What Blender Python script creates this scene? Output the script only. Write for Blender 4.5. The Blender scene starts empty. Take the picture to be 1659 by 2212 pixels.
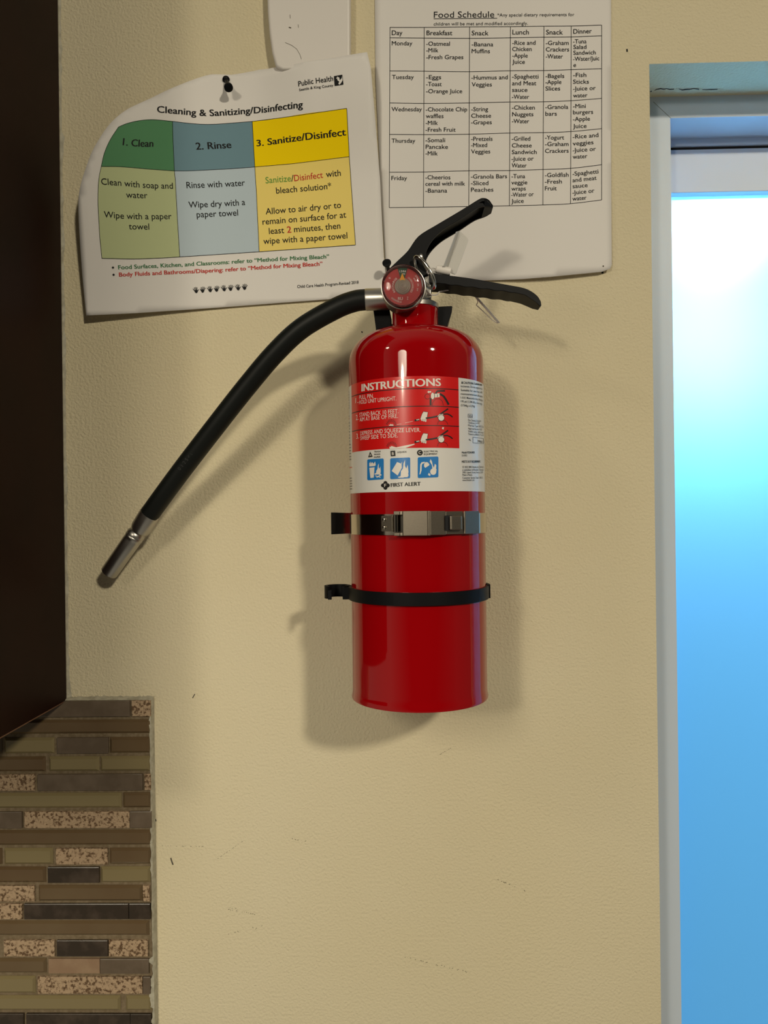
import bpy, bmesh, math, random
from mathutils import Vector, Matrix, geometry
random.seed(7)
SC = bpy.context.scene
COL = SC.collection

# ------------------------------------------------------------------ camera
F = 1661.0                      # focal length in pixels of the 1659 x 2212 frame
U0, V0 = 829.5, 1106.0
CAM = Vector((0, -0.70, 0))
YAW, ROLL = 0.022, 0.0125
FWD = Vector((-math.sin(YAW), math.cos(YAW), 0))
_r = Vector((math.cos(YAW), math.sin(YAW), 0)); _u = Vector((0, 0, 1))
RT = _r * math.cos(ROLL) - _u * math.sin(ROLL)
UP = _u * math.cos(ROLL) + _r * math.sin(ROLL)
cd = bpy.data.cameras.new('camera'); cam = bpy.data.objects.new('camera', cd); COL.objects.link(cam)
cd.sensor_fit = 'VERTICAL'; cd.sensor_height = 36.0; cd.lens = 36.0 * F / 2212.0
cd.clip_start = 0.01
M = Matrix((RT, UP, -FWD)).transposed().to_4x4(); M.translation = CAM
cam.matrix_world = M
SC.camera = cam

# ------------------------------------------------------------------ light
SC.view_settings.view_transform = 'Standard'; SC.view_settings.look = 'None'
SC.view_settings.exposure = 0.0; SC.view_settings.gamma = 1.0
SC.view_settings.use_curve_mapping = False
w = bpy.data.worlds.new('world'); SC.world = w; w.use_nodes = True
# the room around: dim straight behind the camera, lighter to the sides and above
_n = w.node_tree.nodes; _l = w.node_tree.links
_tc = _n.new('ShaderNodeTexCoord'); _sx = _n.new('ShaderNodeSeparateXYZ'); _rp = _n.new('ShaderNodeValToRGB')
_dt = _n.new('ShaderNodeVectorMath'); _dt.operation = 'DOT_PRODUCT'; _dt.inputs[1].default_value = (0.10, -0.97, 0.22)
_l.new(_tc.outputs['Generated'], _dt.inputs[0]); _l.new(_tc.outputs['Generated'], _sx.inputs[0]); _l.new(_dt.outputs['Value'], _rp.inputs[0])
_mr = _n.new('ShaderNodeMapRange'); _mr.inputs['From Min'].default_value = -0.2; _mr.inputs['From Max'].default_value = 0.8; _mr.inputs['To Min'].default_value = 0.74; _mr.inputs['To Max'].default_value = 0.24
_l.new(_sx.outputs['X'], _mr.inputs['Value']); _l.new(_mr.outputs[0], _n['Background'].inputs[1])
_rp.color_ramp.elements[0].position = 0.50; _rp.color_ramp.elements[0].color = (0.40, 0.365, 0.29, 1)
_rp.color_ramp.elements[1].position = 0.86; _rp.color_ramp.elements[1].color = (0.012, 0.011, 0.010, 1)
_l.new(_rp.outputs[0], _n['Background'].inputs[0])

def area(name, loc, target, size, power, color, shape='DISK', size_y=None, spread=None):
    l = bpy.data.lights.new(name, 'AREA'); l.shape = shape; l.size = size; l.energy = power; l.color = color
    if size_y: l.size_y = size_y
    if spread: l.spread = spread
    o = bpy.data.objects.new(name, l); COL.objects.link(o)
    o.location = loc
    o.rotation_euler = (Vector(target) - Vector(loc)).to_track_quat('-Z', 'Y').to_euler()
    return o
WARM = (1.0, 0.90, 0.70)
area('ceiling_or_fill_lamp', (2.1, -4.1, 1.85), (1.3, -3.2, 0), 0.38, 115, WARM)
area('ceiling_or_fill_lamp', (-1.75, -4.2, 0.95), (0, 0, -0.1), 0.34, 27, WARM)
area('ceiling_or_fill_lamp', (-1.75, -1.5, 1.30), (0.1, 0, 0), 0.22, 3, WARM)
area('ceiling_or_fill_lamp', (-0.70, -1.75, 0.55), (-0.33, 0, -0.18), 0.45, 0.74, WARM, spread=0.80)  # added fill that brightens the lower left wall, not a known room lamp
# daylight outside the window
area('daylight', (0.75, 1.1, 0.0), (0.70, 0.1, -0.10), 1.4, 10.8, (0.74, 0.92, 1.0), 'SQUARE')
area('low_sun_glow', (0.48, 0.42, 0.38), (0.46, 0.1, 0.34), 0.30, 1.5, (0.97, 0.99, 1.0))
area('low_sun_glow', (0.320, 0.23, 0.180), (0.325, 0.1, 0.175), 0.13, 0.85, (1.0, 0.98, 0.95))

# ------------------------------------------------------------------ helpers
def ray(u, v):
    return FWD * F + RT * (u - U0) - UP * (v - V0)
def P(u, v, y=0.0):
    d = ray(u, v); return CAM + d * ((y - CAM.y) / d.y)
ORI = {}
def origin_of(o): return ORI.get(o.name, Vector((0, 0, 0))) if o else Vector((0, 0, 0))
class MB:
    def __init__(s): s.v = []; s.f = []; s.m = []
    def add(s, vs, fs, mi=0):
        b = len(s.v); s.v += [tuple(p) for p in vs]
        for f in fs: s.f.append([b + i for i in f]); s.m.append(mi)
        return s
    def box(s, x0, x1, y0, y1, z0, z1, mi=0):
        vs = [(x, y, z) for x in (x0, x1) for y in (y0, y1) for z in (z0, z1)]
        return s.add(vs, [(0, 1, 3, 2), (4, 6, 7, 5), (0, 4, 5, 1), (2, 3, 7, 6), (0, 2, 6, 4), (1, 5, 7, 3)], mi)
    def prism(s, xz, y0, y1, mi=0):          # outline in x,z (counter-clockwise from the viewer) from y0 (front) to y1
        n = len(xz)
        vs = [(x, y0, z) for x, z in xz] + [(x, y1, z) for x, z in xz]
        fs = [list(range(n)), list(range(2 * n - 1, n - 1, -1))] + [[(i + 1) % n, i, n + i, n + (i + 1) % n] for i in range(n)]
        return s.add(vs, fs, mi)
    def lathe(s, prof, org, axis=(0, 0, 1), seg=48, mi=0, cap=True):   # prof: (radius, distance along the axis)
        a = Vector(axis).normalized(); q = a.to_track_quat('Z', 'Y'); org = Vector(org)
        vs = []; fs = []
        for r, t in prof:
            for k in range(seg):
                an = 2 * math.pi * k / seg
                vs.append(org + q @ Vector((r * math.cos(an), r * math.sin(an), t)))
        for i in range(len(prof) - 1):
            for k in range(seg):
                k2 = (k + 1) % seg
                fs.append((i * seg + k, i * seg + k2, (i + 1) * seg + k2, (i + 1) * seg + k))
        if cap:
            fs.append(list(range(seg - 1, -1, -1))); b = (len(prof) - 1) * seg; fs.append(list(range(b, b + seg)))
        return s.add(vs, fs, mi)
    def tube(s, pts, r, seg=14, mi=0, closed=False, smooth=6):
        pts = [Vector(p) for p in pts]
        if smooth > 1: pts = catmull(pts, smooth, closed)
        n = len(pts); vs = []; fs = []; prev = None
        for i, p in enumerate(pts):
            a = pts[i - 1] if (i > 0 or closed) else p
            b = pts[(i + 1) % n] if (i < n - 1 or closed) else p
            t = (b - a).normalized()
            if prev is None:
                nrm = t.orthogonal().normalized()
            else:
                nrm = (prev - t * prev.dot(t)).normalized()
            prev = nrm; bn = t.cross(nrm)
            rr = r(i / max(1, n - 1)) if callable(r) else r
            for k in range(seg):
                an = 2 * math.pi * k / seg
                vs.append(p + nrm * (rr * math.cos(an)) + bn * (rr * math.sin(an)))
        for i in range(n if closed else n - 1):
            j = (i + 1) % n
            for k in range(seg):
                k2 = (k + 1) % seg
                fs.append((i * seg + k, i * seg + k2, j * seg + k2, j * seg + k))
        if not closed:
            fs.append(list(range(seg - 1, -1, -1))); fs.append([(n - 1) * seg + k for k in range(seg)])
        return s.add(vs, fs, mi)
    def build(s, name, mats, parent=None, smooth=False, bevel=0, label=None, solid=0, segs=2):
        o0 = origin_of(parent)
        me = bpy.data.meshes.new(name)
        me.from_pydata([(Vector(p) - o0)[:] for p in s.v], [], s.f); me.validate(); 
        for m in (mats if isinstance(mats, (list, tuple)) else [mats]): me.materials.append(m)
        for p, mi in zip(me.polygons, s.m): p.material_index = mi
        bm = bmesh.new(); bm.from_mesh(me)
        if smooth != 'flat_print': bmesh.ops.recalc_face_normals(bm, faces=bm.faces)
        bm.to_mesh(me); bm.free()
        o = bpy.data.objects.new(name, me); COL.objects.link(o)
        if parent: o.parent = parent
        ORI[o.name] = o0
        if smooth is True:
            me.polygons.foreach_set('use_smooth', [True] * len(me.polygons))
            me.set_sharp_from_angle(angle=math.radians(38))
        if solid:
            md = o.modifiers.new('thickness', 'SOLIDIFY'); md.thickness = solid; md.offset = -1
        if bevel:
            md = o.modifiers.new('bevel', 'BEVEL'); md.width = bevel; md.segments = segs; md.limit_method = 'ANGLE'; md.angle_limit = math.radians(40)
            if smooth is not True:
                me.polygons.foreach_set('use_smooth', [True] * len(me.polygons)); md.harden_normals = True
        if label: o['label'] = label
        return o
def catmull(pts, n, closed=False):
    out = []; N = len(pts)
    for i in range(N if closed else N - 1):
        p1 = pts[i]; p2 = pts[(i + 1) % N]
        p0 = pts[i - 1] if (i > 0 or closed) else p1 * 2 - p2
        p3 = pts[(i + 2) % N] if (i + 2 < N or closed) else p2 * 2 - p1
        for k in range(n):
            t = k / n
            out.append(0.5 * ((2 * p1) + (p2 - p0) * t + (2 * p0 - 5 * p1 + 4 * p2 - p3) * t * t + (3 * p1 - p0 - 3 * p2 + p3) * t ** 3))
    if not closed: out.append(pts[-1])
    return out
def cat2(pts, n=6):
    return [(p.x, p.y) for p in catmull([Vector((a, b, 0)) for a, b in pts], n)]
def thing(name, loc, label, cat, group=None, kind=None):
    o = bpy.data.objects.new(name, None); COL.objects.link(o); o.empty_display_size = 0.02
    o.location = loc; ORI[o.name] = Vector(loc)
    if label: o['label'] = label
    if cat: o['category'] = cat
    if group: o['group'] = group
    if kind: o['kind'] = kind
    return o
def tag(o, label=None, cat=None, group=None, kind=None):
    for k, val in (('label', label), ('category', cat), ('group', group), ('kind', kind)):
        if val: o[k] = val
    return o

# ------------------------------------------------------------------ materials
def mat(name, col, rough=0.5, metal=0.0, coat=0.0, spec=0.5, noise=None, bump=None, trans=0.0, ior=1.45, coat_rough=0.05):
    m = bpy.data.materials.new(name); m.use_nodes = True; nt = m.node_tree; b = nt.nodes['Principled BSDF']
    b.inputs['Base Color'].default_value = (*col, 1); b.inputs['Roughness'].default_value = rough
    b.inputs['Metallic'].default_value = metal; b.inputs['Coat Weight'].default_value = coat
    b.inputs['Coat Roughness'].default_value = coat_rough
    b.inputs['Specular IOR Level'].default_value = spec; b.inputs['Transmission Weight'].default_value = trans
    b.inputs['IOR'].default_value = ior
    tc = nt.nodes.new('ShaderNodeTexCoord')
    def ns(scale, detail=3.0):
        n = nt.nodes.new('ShaderNodeTexNoise'); n.inputs['Scale'].default_value = scale; n.inputs['Detail'].default_value = detail
        nt.links.new(tc.outputs['Object'], n.inputs['Vector']); return n
    if noise:                                   # (scale, colour two, low, high)
        n = ns(noise[0], 5.0); rp = nt.nodes.new('ShaderNodeValToRGB')
        rp.color_ramp.elements[0].position = noise[2]; rp.color_ramp.elements[1].position = noise[3]
        rp.color_ramp.elements[0].color = (*col, 1); rp.color_ramp.elements[1].color = (*noise[1], 1)
        nt.links.new(n.outputs['Fac'], rp.inputs['Fac']); nt.links.new(rp.outputs['Color'], b.inputs['Base Color'])
    if bump:                                    # (scale, strength, distance)
        n = ns(bump[0], 2.5); bp = nt.nodes.new('ShaderNodeBump')
        bp.inputs['Strength'].default_value = bump[1]; bp.inputs['Distance'].default_value = bump[2]
        nt.links.new(n.outputs['Fac'], bp.inputs['Height']); nt.links.new(bp.outputs['Normal'], b.inputs['Normal'])
    return m
WALL = mat('wall_paint', (0.70, 0.615, 0.415), 0.75, spec=0.25, noise=(3.0, (0.73, 0.655, 0.47), 0.35, 0.7), bump=(430, 0.75, 0.0015))
PAPER = mat('paper', (0.80, 0.77, 0.74), 0.8, spec=0.15, bump=(900, 0.08, 0.0002))
INK = mat('black_ink', (0.008, 0.008, 0.009), 0.6, spec=0.2)
INKGREEN = mat('green_ink', (0.06, 0.20, 0.085), 0.7, spec=0.1)
INKLIME = mat('light_green_ink', (0.14, 0.33, 0.06), 0.7, spec=0.1)
INKRED = mat('red_ink', (0.55, 0.045, 0.035), 0.7, spec=0.1)
GREEN = mat('print_green', (0.10, 0.27, 0.13), 0.75, spec=0.15)
GREENL = mat('print_light_green', (0.53, 0.59, 0.325), 0.75, spec=0.15)
BLUE = mat('print_blue', (0.165, 0.285, 0.345), 0.75, spec=0.15)
BLUEL = mat('print_light_blue', (0.51, 0.61, 0.68), 0.75, spec=0.15)
YEL = mat('print_yellow', (0.96, 0.69, 0.0), 0.75, spec=0.15)
YELL = mat('print_light_yellow', (0.90, 0.71, 0.20), 0.75, spec=0.15)
RED = mat('red_enamel', (0.33, 0.001, 0.003), 0.35, coat=1.0, coat_rough=0.05, spec=0.0)
LABW = mat('label_white', (0.74, 0.72, 0.69), 0.3, coat=0.4, coat_rough=0.06)
LABR = mat('label_red', (0.66, 0.008, 0.008), 0.3, coat=0.4, coat_rough=0.06)
LABB = mat('label_blue', (0.02, 0.20, 0.56), 0.3, coat=0.4)
LABK = mat('label_black', (0.012, 0.011, 0.011), 0.35)
LABG = mat('label_grey', (0.16, 0.15, 0.15), 0.4)
LABP = mat('label_cream', (0.82, 0.76, 0.70), 0.3, coat=0.4)
BLACKP = mat('black_plastic', (0.0048, 0.0052, 0.0064), 0.48, spec=0.16, bump=(1500, 0.06, 0.0002))
RUBBER = mat('black_rubber', (0.0050, 0.0062, 0.0056), 0.48, spec=0.30, bump=(700, 0.08, 0.0003))
ALU = mat('brushed_aluminium', (0.46, 0.44, 0.41), 0.36, 1.0)
CHROME = mat('chrome', (0.75, 0.72, 0.66), 0.14, 1.0)
STEEL = mat('bracket_steel', (0.27, 0.235, 0.19), 0.36, 1.0, noise=(900, (0.29, 0.25, 0.20), 0.4, 0.6))
STEELP = mat('polished_steel', (0.50, 0.45, 0.38), 0.12, 1.0)
WHITEP = mat('white_plastic', (0.78, 0.74, 0.70), 0.4)
SEALP = mat('seal_plastic', (0.72, 0.70, 0.66), 0.35, trans=0.25)
DIALR = mat('dial_red', (0.40, 0.030, 0.030), 0.4)
DIALG = mat('dial_green', (0.025, 0.075, 0.045), 0.4)
RIMR = mat('gauge_rim_red', (0.12, 0.010, 0.010), 0.25, coat=0.5)
NEEDLE = mat('needle_orange', (0.80, 0.36, 0.03), 0.4)
LENS = mat('clear_lens', (1, 1, 1), 0.02, trans=1.0, ior=1.3)
HUB = mat('gauge_hub', (0.46, 0.39, 0.33), 0.22, 0.3)
WOOD = mat('dark_stained_wood', (0.016, 0.0034, 0.0014), 0.5, spec=0.12, noise=(14, (0.011, 0.0024, 0.0010), 0.35, 0.7))
WOODE = mat('bare_wood_edge', (0.16, 0.08, 0.045), 0.6)
CAULK = mat('caulk', (0.48, 0.455, 0.36), 0.6, noise=(160, (0.36, 0.335, 0.26), 0.4, 0.65), bump=(500, 0.5, 0.001))
VINYL = mat('white_vinyl', (0.60, 0.67, 0.78), 0.4)
DARK = mat('dark_gap', (0.01, 0.01, 0.012), 0.8)
SCUFF = mat('scuff_grey', (0.10, 0.085, 0.06), 0.8)
GROUT = mat('grout', (0.155, 0.115, 0.066), 0.9, noise=(300, (0.21, 0.16, 0.10), 0.4, 0.65), bump=(600, 0.4, 0.0006))
TOLIVE = mat('tile_glass_olive', (0.225, 0.180, 0.090), 0.14, coat=0.4, bump=(25, 0.05, 0.002))
TBROWN = mat('tile_glass_brown', (0.118, 0.074, 0.037), 0.14, coat=0.4, noise=(12, (0.142, 0.098, 0.052), 0.35, 0.65))
TTRAV = mat('tile_travertine', (0.115, 0.064, 0.030), 0.8, noise=(430, (0.42, 0.30, 0.19), 0.38, 0.52), bump=(420, 1.0, 0.0015))
TSLATE = mat('tile_slate', (0.110, 0.080, 0.054), 0.35, noise=(60, (0.155, 0.116, 0.082), 0.4, 0.7))
TDARK = mat('tile_dark_slate', (0.036, 0.026, 0.018), 0.25, noise=(60, (0.075, 0.054, 0.040), 0.45, 0.72))
TBEIGE = mat('tile_plain_stone', (0.26, 0.165, 0.10), 0.6, noise=(60, (0.31, 0.21, 0.13), 0.4, 0.65))
def film_mat():
    m = bpy.data.materials.new('frosted_blue_film'); m.use_nodes = True; nt = m.node_tree; nt.nodes.clear()
    o = nt.nodes.new('ShaderNodeOutputMaterial'); t = nt.nodes.new('ShaderNodeBsdfTranslucent'); g = nt.nodes.new('ShaderNodeBsdfGlossy')
    mx = nt.nodes.new('ShaderNodeMixShader'); mx.inputs[0].default_value = 0.04
    t.inputs[0].default_value = (0.40, 0.74, 1.0, 1); g.inputs['Roughness'].default_value = 0.15
    nt.links.new(t.outputs[0], mx.inputs[1]); nt.links.new(g.outputs[0], mx.inputs[2]); nt.links.new(mx.outputs[0], o.inputs[0])
    return m
FILM = film_mat()

# ------------------------------------------------------------------ printing on surfaces
class Sheet:                                     # a hanging sheet: distance from the wall as a function of x, z
    def __init__(s, h): s.h = h
    def px(s, u, v):
        y = 0.0
        for _ in range(6):
            p = P(u, v, y); y = -s.h(p.x, p.z)
        return Vector((p.x, p.z))
    def to3(s, a, b, off): return Vector((a, -s.h(a, b) - off, b))
class Drum:                                      # an upright cylinder: arc length and height
    def __init__(s, x, y, r): s.x, s.y, s.r = x, y, r
    def px(s, u, v):
        d = ray(u, v); ox, oy = CAM.x - s.x, CAM.y - s.y
        A = d.x ** 2 + d.y ** 2; B = 2 * (ox * d.x + oy * d.y); C = ox * ox + oy * oy - s.r ** 2
        D = B * B - 4 * A * C
        t = (-B - math.sqrt(max(D, 0))) / (2 * A); p = CAM + d * t
        return Vector((math.atan2(p.x - s.x, -(p.y - s.y)) * s.r, p.z))
    def to3(s, a, b, off):
        th = a / s.r; R = s.r + off
        return Vector((s.x + R * math.sin(th), s.y - R * math.cos(th), b))
class Flat:                                      # a disc or plate facing the room at y
    def __init__(s, y): s.y = y
    def px(s, u, v): p = P(u, v, s.y); return Vector((p.x, p.z))
    def to3(s, a, b, off): return Vector((a, s.y - off, b))

_glyph = {}
def glyphs(txt, bold=0.0, shear=0.0):
    key = (txt, bold, shear)
    if key in _glyph: return _glyph[key]
    c = bpy.data.curves.new('t', 'FONT'); c.body = txt; c.size = 1.0; c.offset = bold; c.resolution_u = 3; c.shear = shear
    o = bpy.data.objects.new('t', c); COL.objects.link(o)
    dg = bpy.context.evaluated_depsgraph_get(); dg.update()
    me = bpy.data.meshes.new_from_object(o.evaluated_get(dg))
    vs = [(v.co.x, v.co.y) for v in me.vertices]; fs = [list(p.vertices) for p in me.polygons]
    bpy.data.objects.remove(o); bpy.data.curves.remove(c); bpy.data.meshes.remove(me)
    _glyph[key] = (vs, fs); return vs, fs
_hv = glyphs('H')[0]; CAPH = max(y for x, y in _hv)
def text(mb, S, txt, base, cap, off=0.00025, bold=0.0, mi=0, shear=0.0):
    """base: pixel points along the base line from the first ink to the last; cap: capital height in pixels"""
    if bold > 0.008:
        for k_ in (-1, 0, 1): text(mb, S, txt, [(u + k_ * bold * cap * 0.85, v) for u, v in base], cap, off + 0.00001 * k_, 0.0, mi, shear)
        return
    vs, fs = glyphs(txt, bold, shear)
    x0 = min(x for x, y in vs); x1 = max(x for x, y in vs)
    pb = [S.px(*p) for p in base]
    if len(pb) == 2: pb = [pb[0].lerp(pb[1], k / 4) for k in range(5)]
    elif len(pb) > 2: pb = [Vector((p.x, p.y)) for p in catmull([Vector((q.x, q.y, 0)) for q in pb], 5)]
    L = [0]
    for a, b in zip(pb, pb[1:]): L.append(L[-1] + (b - a).length)
    m = base[len(base) // 2]
    capm = abs(S.px(m[0], m[1] - cap).y - S.px(m[0], m[1]).y)
    out = []
    for x, y in vs:
        d = (x - x0) / (x1 - x0) * L[-1]
        i = 0
        while i < len(L) - 2 and L[i + 1] < d: i += 1
        t = (d - L[i]) / (L[i + 1] - L[i]); p = pb[i].lerp(pb[i + 1], t)
        tg = (pb[min(i + 2, len(pb) - 1)] - pb[max(i - 1, 0)]).normalized() if len(pb) > 5 else (pb[-1] - pb[0]).normalized()
        n = Vector((-tg.y, tg.x)); yy = y / CAPH * capm
        q = p + n * yy
        out.append(S.to3(q.x, q.y, off))
    mb.add(out, fs, mi)
def fill(mb, S, ab, step, off, mi=0):
    """fill an outline given in surface coordinates"""
    b = []
    for p, q in zip(ab, ab[1:] + ab[:1]):
        n = max(1, int((q - p).length / step))
        for k in range(n): b.append(p.lerp(q, k / n))
    ar = sum(p.x * q.y - q.x * p.y for p, q in zip(b, b[1:] + b[:1]))
    if ar < 0: b.reverse()
    n = len(b); xs = [p.x for p in b]; ys = [p.y for p in b]; ins = []
    gx = int((max(xs) - min(xs)) / step); gy = int((max(ys) - min(ys)) / step)
    if gx * gy > 3:
        for i in range(1, gx + 1):
            for j in range(1, gy + 1):
                q = Vector((min(xs) + i * step + 0.0001, min(ys) + j * step + 0.0001))
                if min((q - p).length_squared for p in b) > (0.55 * step) ** 2: ins.append(q)
    vs, es, fs, *_ = geometry.delaunay_2d_cdt(b + ins, [], [list(range(n))], 1, 1e-7)
    mb.add([S.to3(p.x, p.y, off) for p in vs], [list(f) for f in fs], mi)
def poly(mb, S, px, off, mi=0, step=0.004):
    fill(mb, S, [S.px(*p) for p in px], step, off, mi)
def stroke(mb, S, px, width, off, mi=0, closed=False, sub=4):
    """a line of pixel width"""
    pts = []
    q = list(px) + ([px[0]] if closed else [])
    for a, b in zip(q, q[1:]):
        n = max(1, int(math.hypot(b[0] - a[0], b[1] - a[1]) / sub))
        for k in range(n): pts.append((a[0] + (b[0] - a[0]) * k / n, a[1] + (b[1] - a[1]) * k / n))
    pts.append(q[-1])
    L = []; R = []; N = len(pts)
    for i, p in enumerate(pts):
        a = pts[max(0, i - 1)]; b = pts[min(N - 1, i + 1)]
        dx, dy = b[0] - a[0], b[1] - a[1]; l = math.hypot(dx, dy) or 1
        nx, ny = -dy / l * width / 2, dx / l * width / 2
        for lst, s in ((L, 1), (R, -1)):
            c = S.px(p[0] + s * nx, p[1] + s * ny); lst.append(S.to3(c.x, c.y, off))
    mb.add(L + R, [(i, i + 1, N + i + 1, N + i) for i in range(N - 1)], mi)
def circ(cx, cy, r, n=24, ry=None): return [(cx + r * math.cos(2 * math.pi * k / n), cy + (ry or r) * math.sin(2 * math.pi * k / n)) for k in range(n)]

# ================================================================== THE SETTING
xo = P(1414.5, 1106).x; zo = P(1500, 136).z      # left and top edge of the window opening
xr = xo + 0.82; zb = -0.64; TH = 0.16
mb = MB()
mb.box(-1.25, xo, 0, TH, -0.95, 1.0); mb.box(xr, xr + 0.5, 0, TH, -0.95, 1.0)
mb.box(xo, xr, 0, TH, zo, 1.0); mb.box(xo, xr, 0, TH, -0.95, zb)
wall = mb.build('wall_back', WALL); tag(wall, kind='structure')
W0 = Flat(0.0)
def mark(name, segs, wd, m=SCUFF, lab=None):
    b = MB()
    for s in segs: stroke(b, W0, s, wd, 0.00025)
    return b.build(name, m, wall, smooth='flat_print', label=lab)
def dashes(p0, p1, n, seed, jit=1.2, frac=0.5):
    r = random.Random(seed); out = []
    for k in range(n):
        if r.random() > frac: continue
        t = k / n; t2 = (k + 0.6 * r.random() + 0.15) / n
        a = (p0[0] + (p1[0] - p0[0]) * t, p0[1] + (p1[1] - p0[1]) * t + r.uniform(-jit, jit)); b_ = (p0[0] + (p1[0] - p0[0]) * t2, p0[1] + (p1[1] - p0[1]) * t2 + r.uniform(-jit, jit))
        out.append([a, b_])
    return out
mark('scuff_mark', dashes((493, 1964), (553, 1975), 14, 1) + dashes((497, 1960), (520, 1966), 6, 4), 0.9)
mark('scuff_mark', dashes((480, 2018), (585, 1998), 16, 2, 4, 0.35), 0.8)
mark('scuff_mark', dashes((1075, 1900), (1140, 1926), 16, 3, 1.5, 0.55), 1.1)
mark('scuff_mark', dashes((840, 2058), (1010, 2100), 30, 5, 1.5, 0.4), 0.8)
mark('scuff_mark', dashes((620, 1810), (686, 1821), 12, 6, 1.5, 0.5), 0.9)
mark('scuff_mark', dashes((350, 1827), (460, 1829), 18, 7, 0.8, 0.5), 0.8)
mark('scuff_mark', dashes((470, 1855), (527, 1815), 9, 9, 0.6, 0.9), 0.6)
mark('scuff_mark', [[(369, 1853), (371, 1860), (374, 1868)]], 3.0)
mark('scuff_mark', dashes((950, 1630), (975, 1615), 8, 8, 0.6, 0.8), 0.9)
mark('scuff_mark', [[(416, 1508), (421, 1499)]], 2.0)
mark('nail_hole', [[(1354.2, 106), (1354.6, 112)]], 3.2, DARK)
mark('nail_hole', [[(1299, 588.5), (1303.5, 589)]], 4.2, DARK)
mark('nail_hole', [[(781, 716), (783, 719)]], 2.6, DARK)
mark('nail_hole', [[(336, 1769), (337, 1774)]], 2.6, DARK)
mark('nail_hole', [[(1078, 463), (1079.5, 464)]], 2.2, DARK)

# window: vinyl frame, sash and frosted blue pane set back in the opening
win = thing('window_1', ((xo + xr) / 2, 0.07, (zo + zb) / 2), None, None, kind='structure')
YF = 0.056
xi = P(1458.5, 1106, YF).x; zi = P(1500, 254, YF).z          # inner edge of the frame
xi2 = xr - 0.03; zi2 = zb + 0.03
b = MB()
b.box(xo, xi, YF, 0.15, zb, zo); b.box(xi2, xr, YF, 0.15, zb, zo)
b.box(xi, xi2, YF, 0.15, zi, zo); b.box(xi, xi2, YF, 0.15, zb, zi2)
b.build('window_frame', VINYL, win)
b = MB()                                                       # stepped stop under the head of the frame
zs = P(1500, 299, 0.098).z
b.box(xi + 0.0002, xi2 - 0.0002, 0.096, 0.15, zs, zi - 0.0002)
b.box(xi + 0.0002, xi2 - 0.0002, 0.098, 0.15, zs - 0.0075, zs - 0.0002)
b.build('frame_stop', VINYL, win)
b = MB(); b.box(xi + 0.0002, xi2 - 0.0002, 0.101, 0.14, zs - 0.0098, zs - 0.0078); b.build('gasket', DARK, win)
YS = 0.100; zsr = P(1500, 416, YS).z
b = MB()
b.box(xi + 0.0003, xi2 - 0.0003, YS, 0.135, zsr, zs - 0.0102)
b.box(xi + 0.0003, xi + 0.002, YS, 0.135, zi2, zsr); b.box(xi2 - 0.03, xi2 - 0.0003, YS, 0.135, zi2, zsr)
b.box(xi + 0.002, xi2 - 0.03, YS, 0.135, zi2, zi2 + 0.035)
b.build('sash', VINYL, win, bevel=0.0012)
b = MB(); b.box(xi + 0.0005, xi2 - 0.0005, 0.110, 0.114, zi2 + 0.001, zsr + 0.004); b.build('window_pane', FILM, win)
b = MB(); WF = Flat(YF); stroke(b, WF, [(1449.5, 256), (1411, 220)], 0.8, 0.0002); b.build('mitre_joint', SCUFF, win, smooth='flat_print')
# crack in the head of the opening (underside of the wall)
def head_pt(u, v):
    d = ray(u, v); t = (zo - CAM.z) / d.z; p = CAM + d * t; return Vector((p.x, p.y, zo - 0.0003))
def crack(pts, wd):
    L = []; R = []
    for (u, v), k in zip(pts, range(99)):
        L.append(head_pt(u, v - wd * (0.35 + 0.5 * ((k * 7) % 3) / 2))); R.append(head_pt(u, v + wd * (0.35 + 0.5 * ((k * 5) % 4) / 3)))
    n = len(pts); return L + R, [(i, i + 1, n + i + 1, n + i) for i in range(n - 1)]
b = MB()
b.add(*crack([(1414, 195), (1419, 192.5), (1427, 191), (1434, 192), (1440, 191), (1447, 193), (1456, 192)], 1.3))
b.add(*crack([(1466, 191), (1473, 194), (1481, 193), (1490, 192), (1498, 191), (1510, 192.5)], 1.5))
b.add(*crack([(1517, 193), (1525, 193.5), (1537, 193), (1550, 192)], 1.2))
b.add(*crack([(1404, 197), (1406, 197.5), (1408, 196)], 1.6))
b.build('paint_crack', DARK, wall, smooth='flat_print')

# ------------------------------------------------------------------ dark cabinet on the left
xc = P(146.5, 1500).x; zc = P(146.5, 1511).z
cab = thing('wall_cabinet', (xc - 0.15, -0.16, zc), 'dark brown stained wooden wall cabinet hanging left of the fire extinguisher hose', 'cabinet')
b = MB(); b.box(xc - 0.018, xc, -0.31, -0.0005, zc, 0.78); b.build('side_panel', WOOD, cab, bevel=0.0008)
b = MB(); b.box(xc - 0.56, xc - 0.0181, -0.309, -0.001, zc + 0.012, zc + 0.030); b.build('bottom_panel', WOOD, cab)
b = MB(); b.box(xc - 0.56, xc - 0.0181, -0.309, -0.001, 0.762, 0.78); b.build('top_panel', WOOD, cab)
b = MB(); b.box(xc - 0.578, xc - 0.5601, -0.31, -0.0005, zc, 0.78); b.build('side_panel', WOOD, cab)
dr = MB(); dr.box(xc - 0.575, xc - 0.003, -0.330, -0.3105, zc + 0.004, 0.776)
door = dr.build('door', WOOD, cab, bevel=0.002)
dr = MB(); dr.tube([(xc - 0.06, -0.331, zc + 0.08), (xc - 0.06, -0.358, zc + 0.08), (xc - 0.06, -0.358, zc + 0.20), (xc - 0.06, -0.331, zc + 0.20)], 0.005, smooth=1)
dr.build('door_handle', STEELP, door)
b = MB(); b.box(xc - 0.0175, xc - 0.0004, -0.3095, -0.001, zc - 0.0010, zc - 0.00002); b.build('bottom_edge_strip', WOODE, cab, label='thin pale bare edge along the bottom of the side panel')
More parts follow.
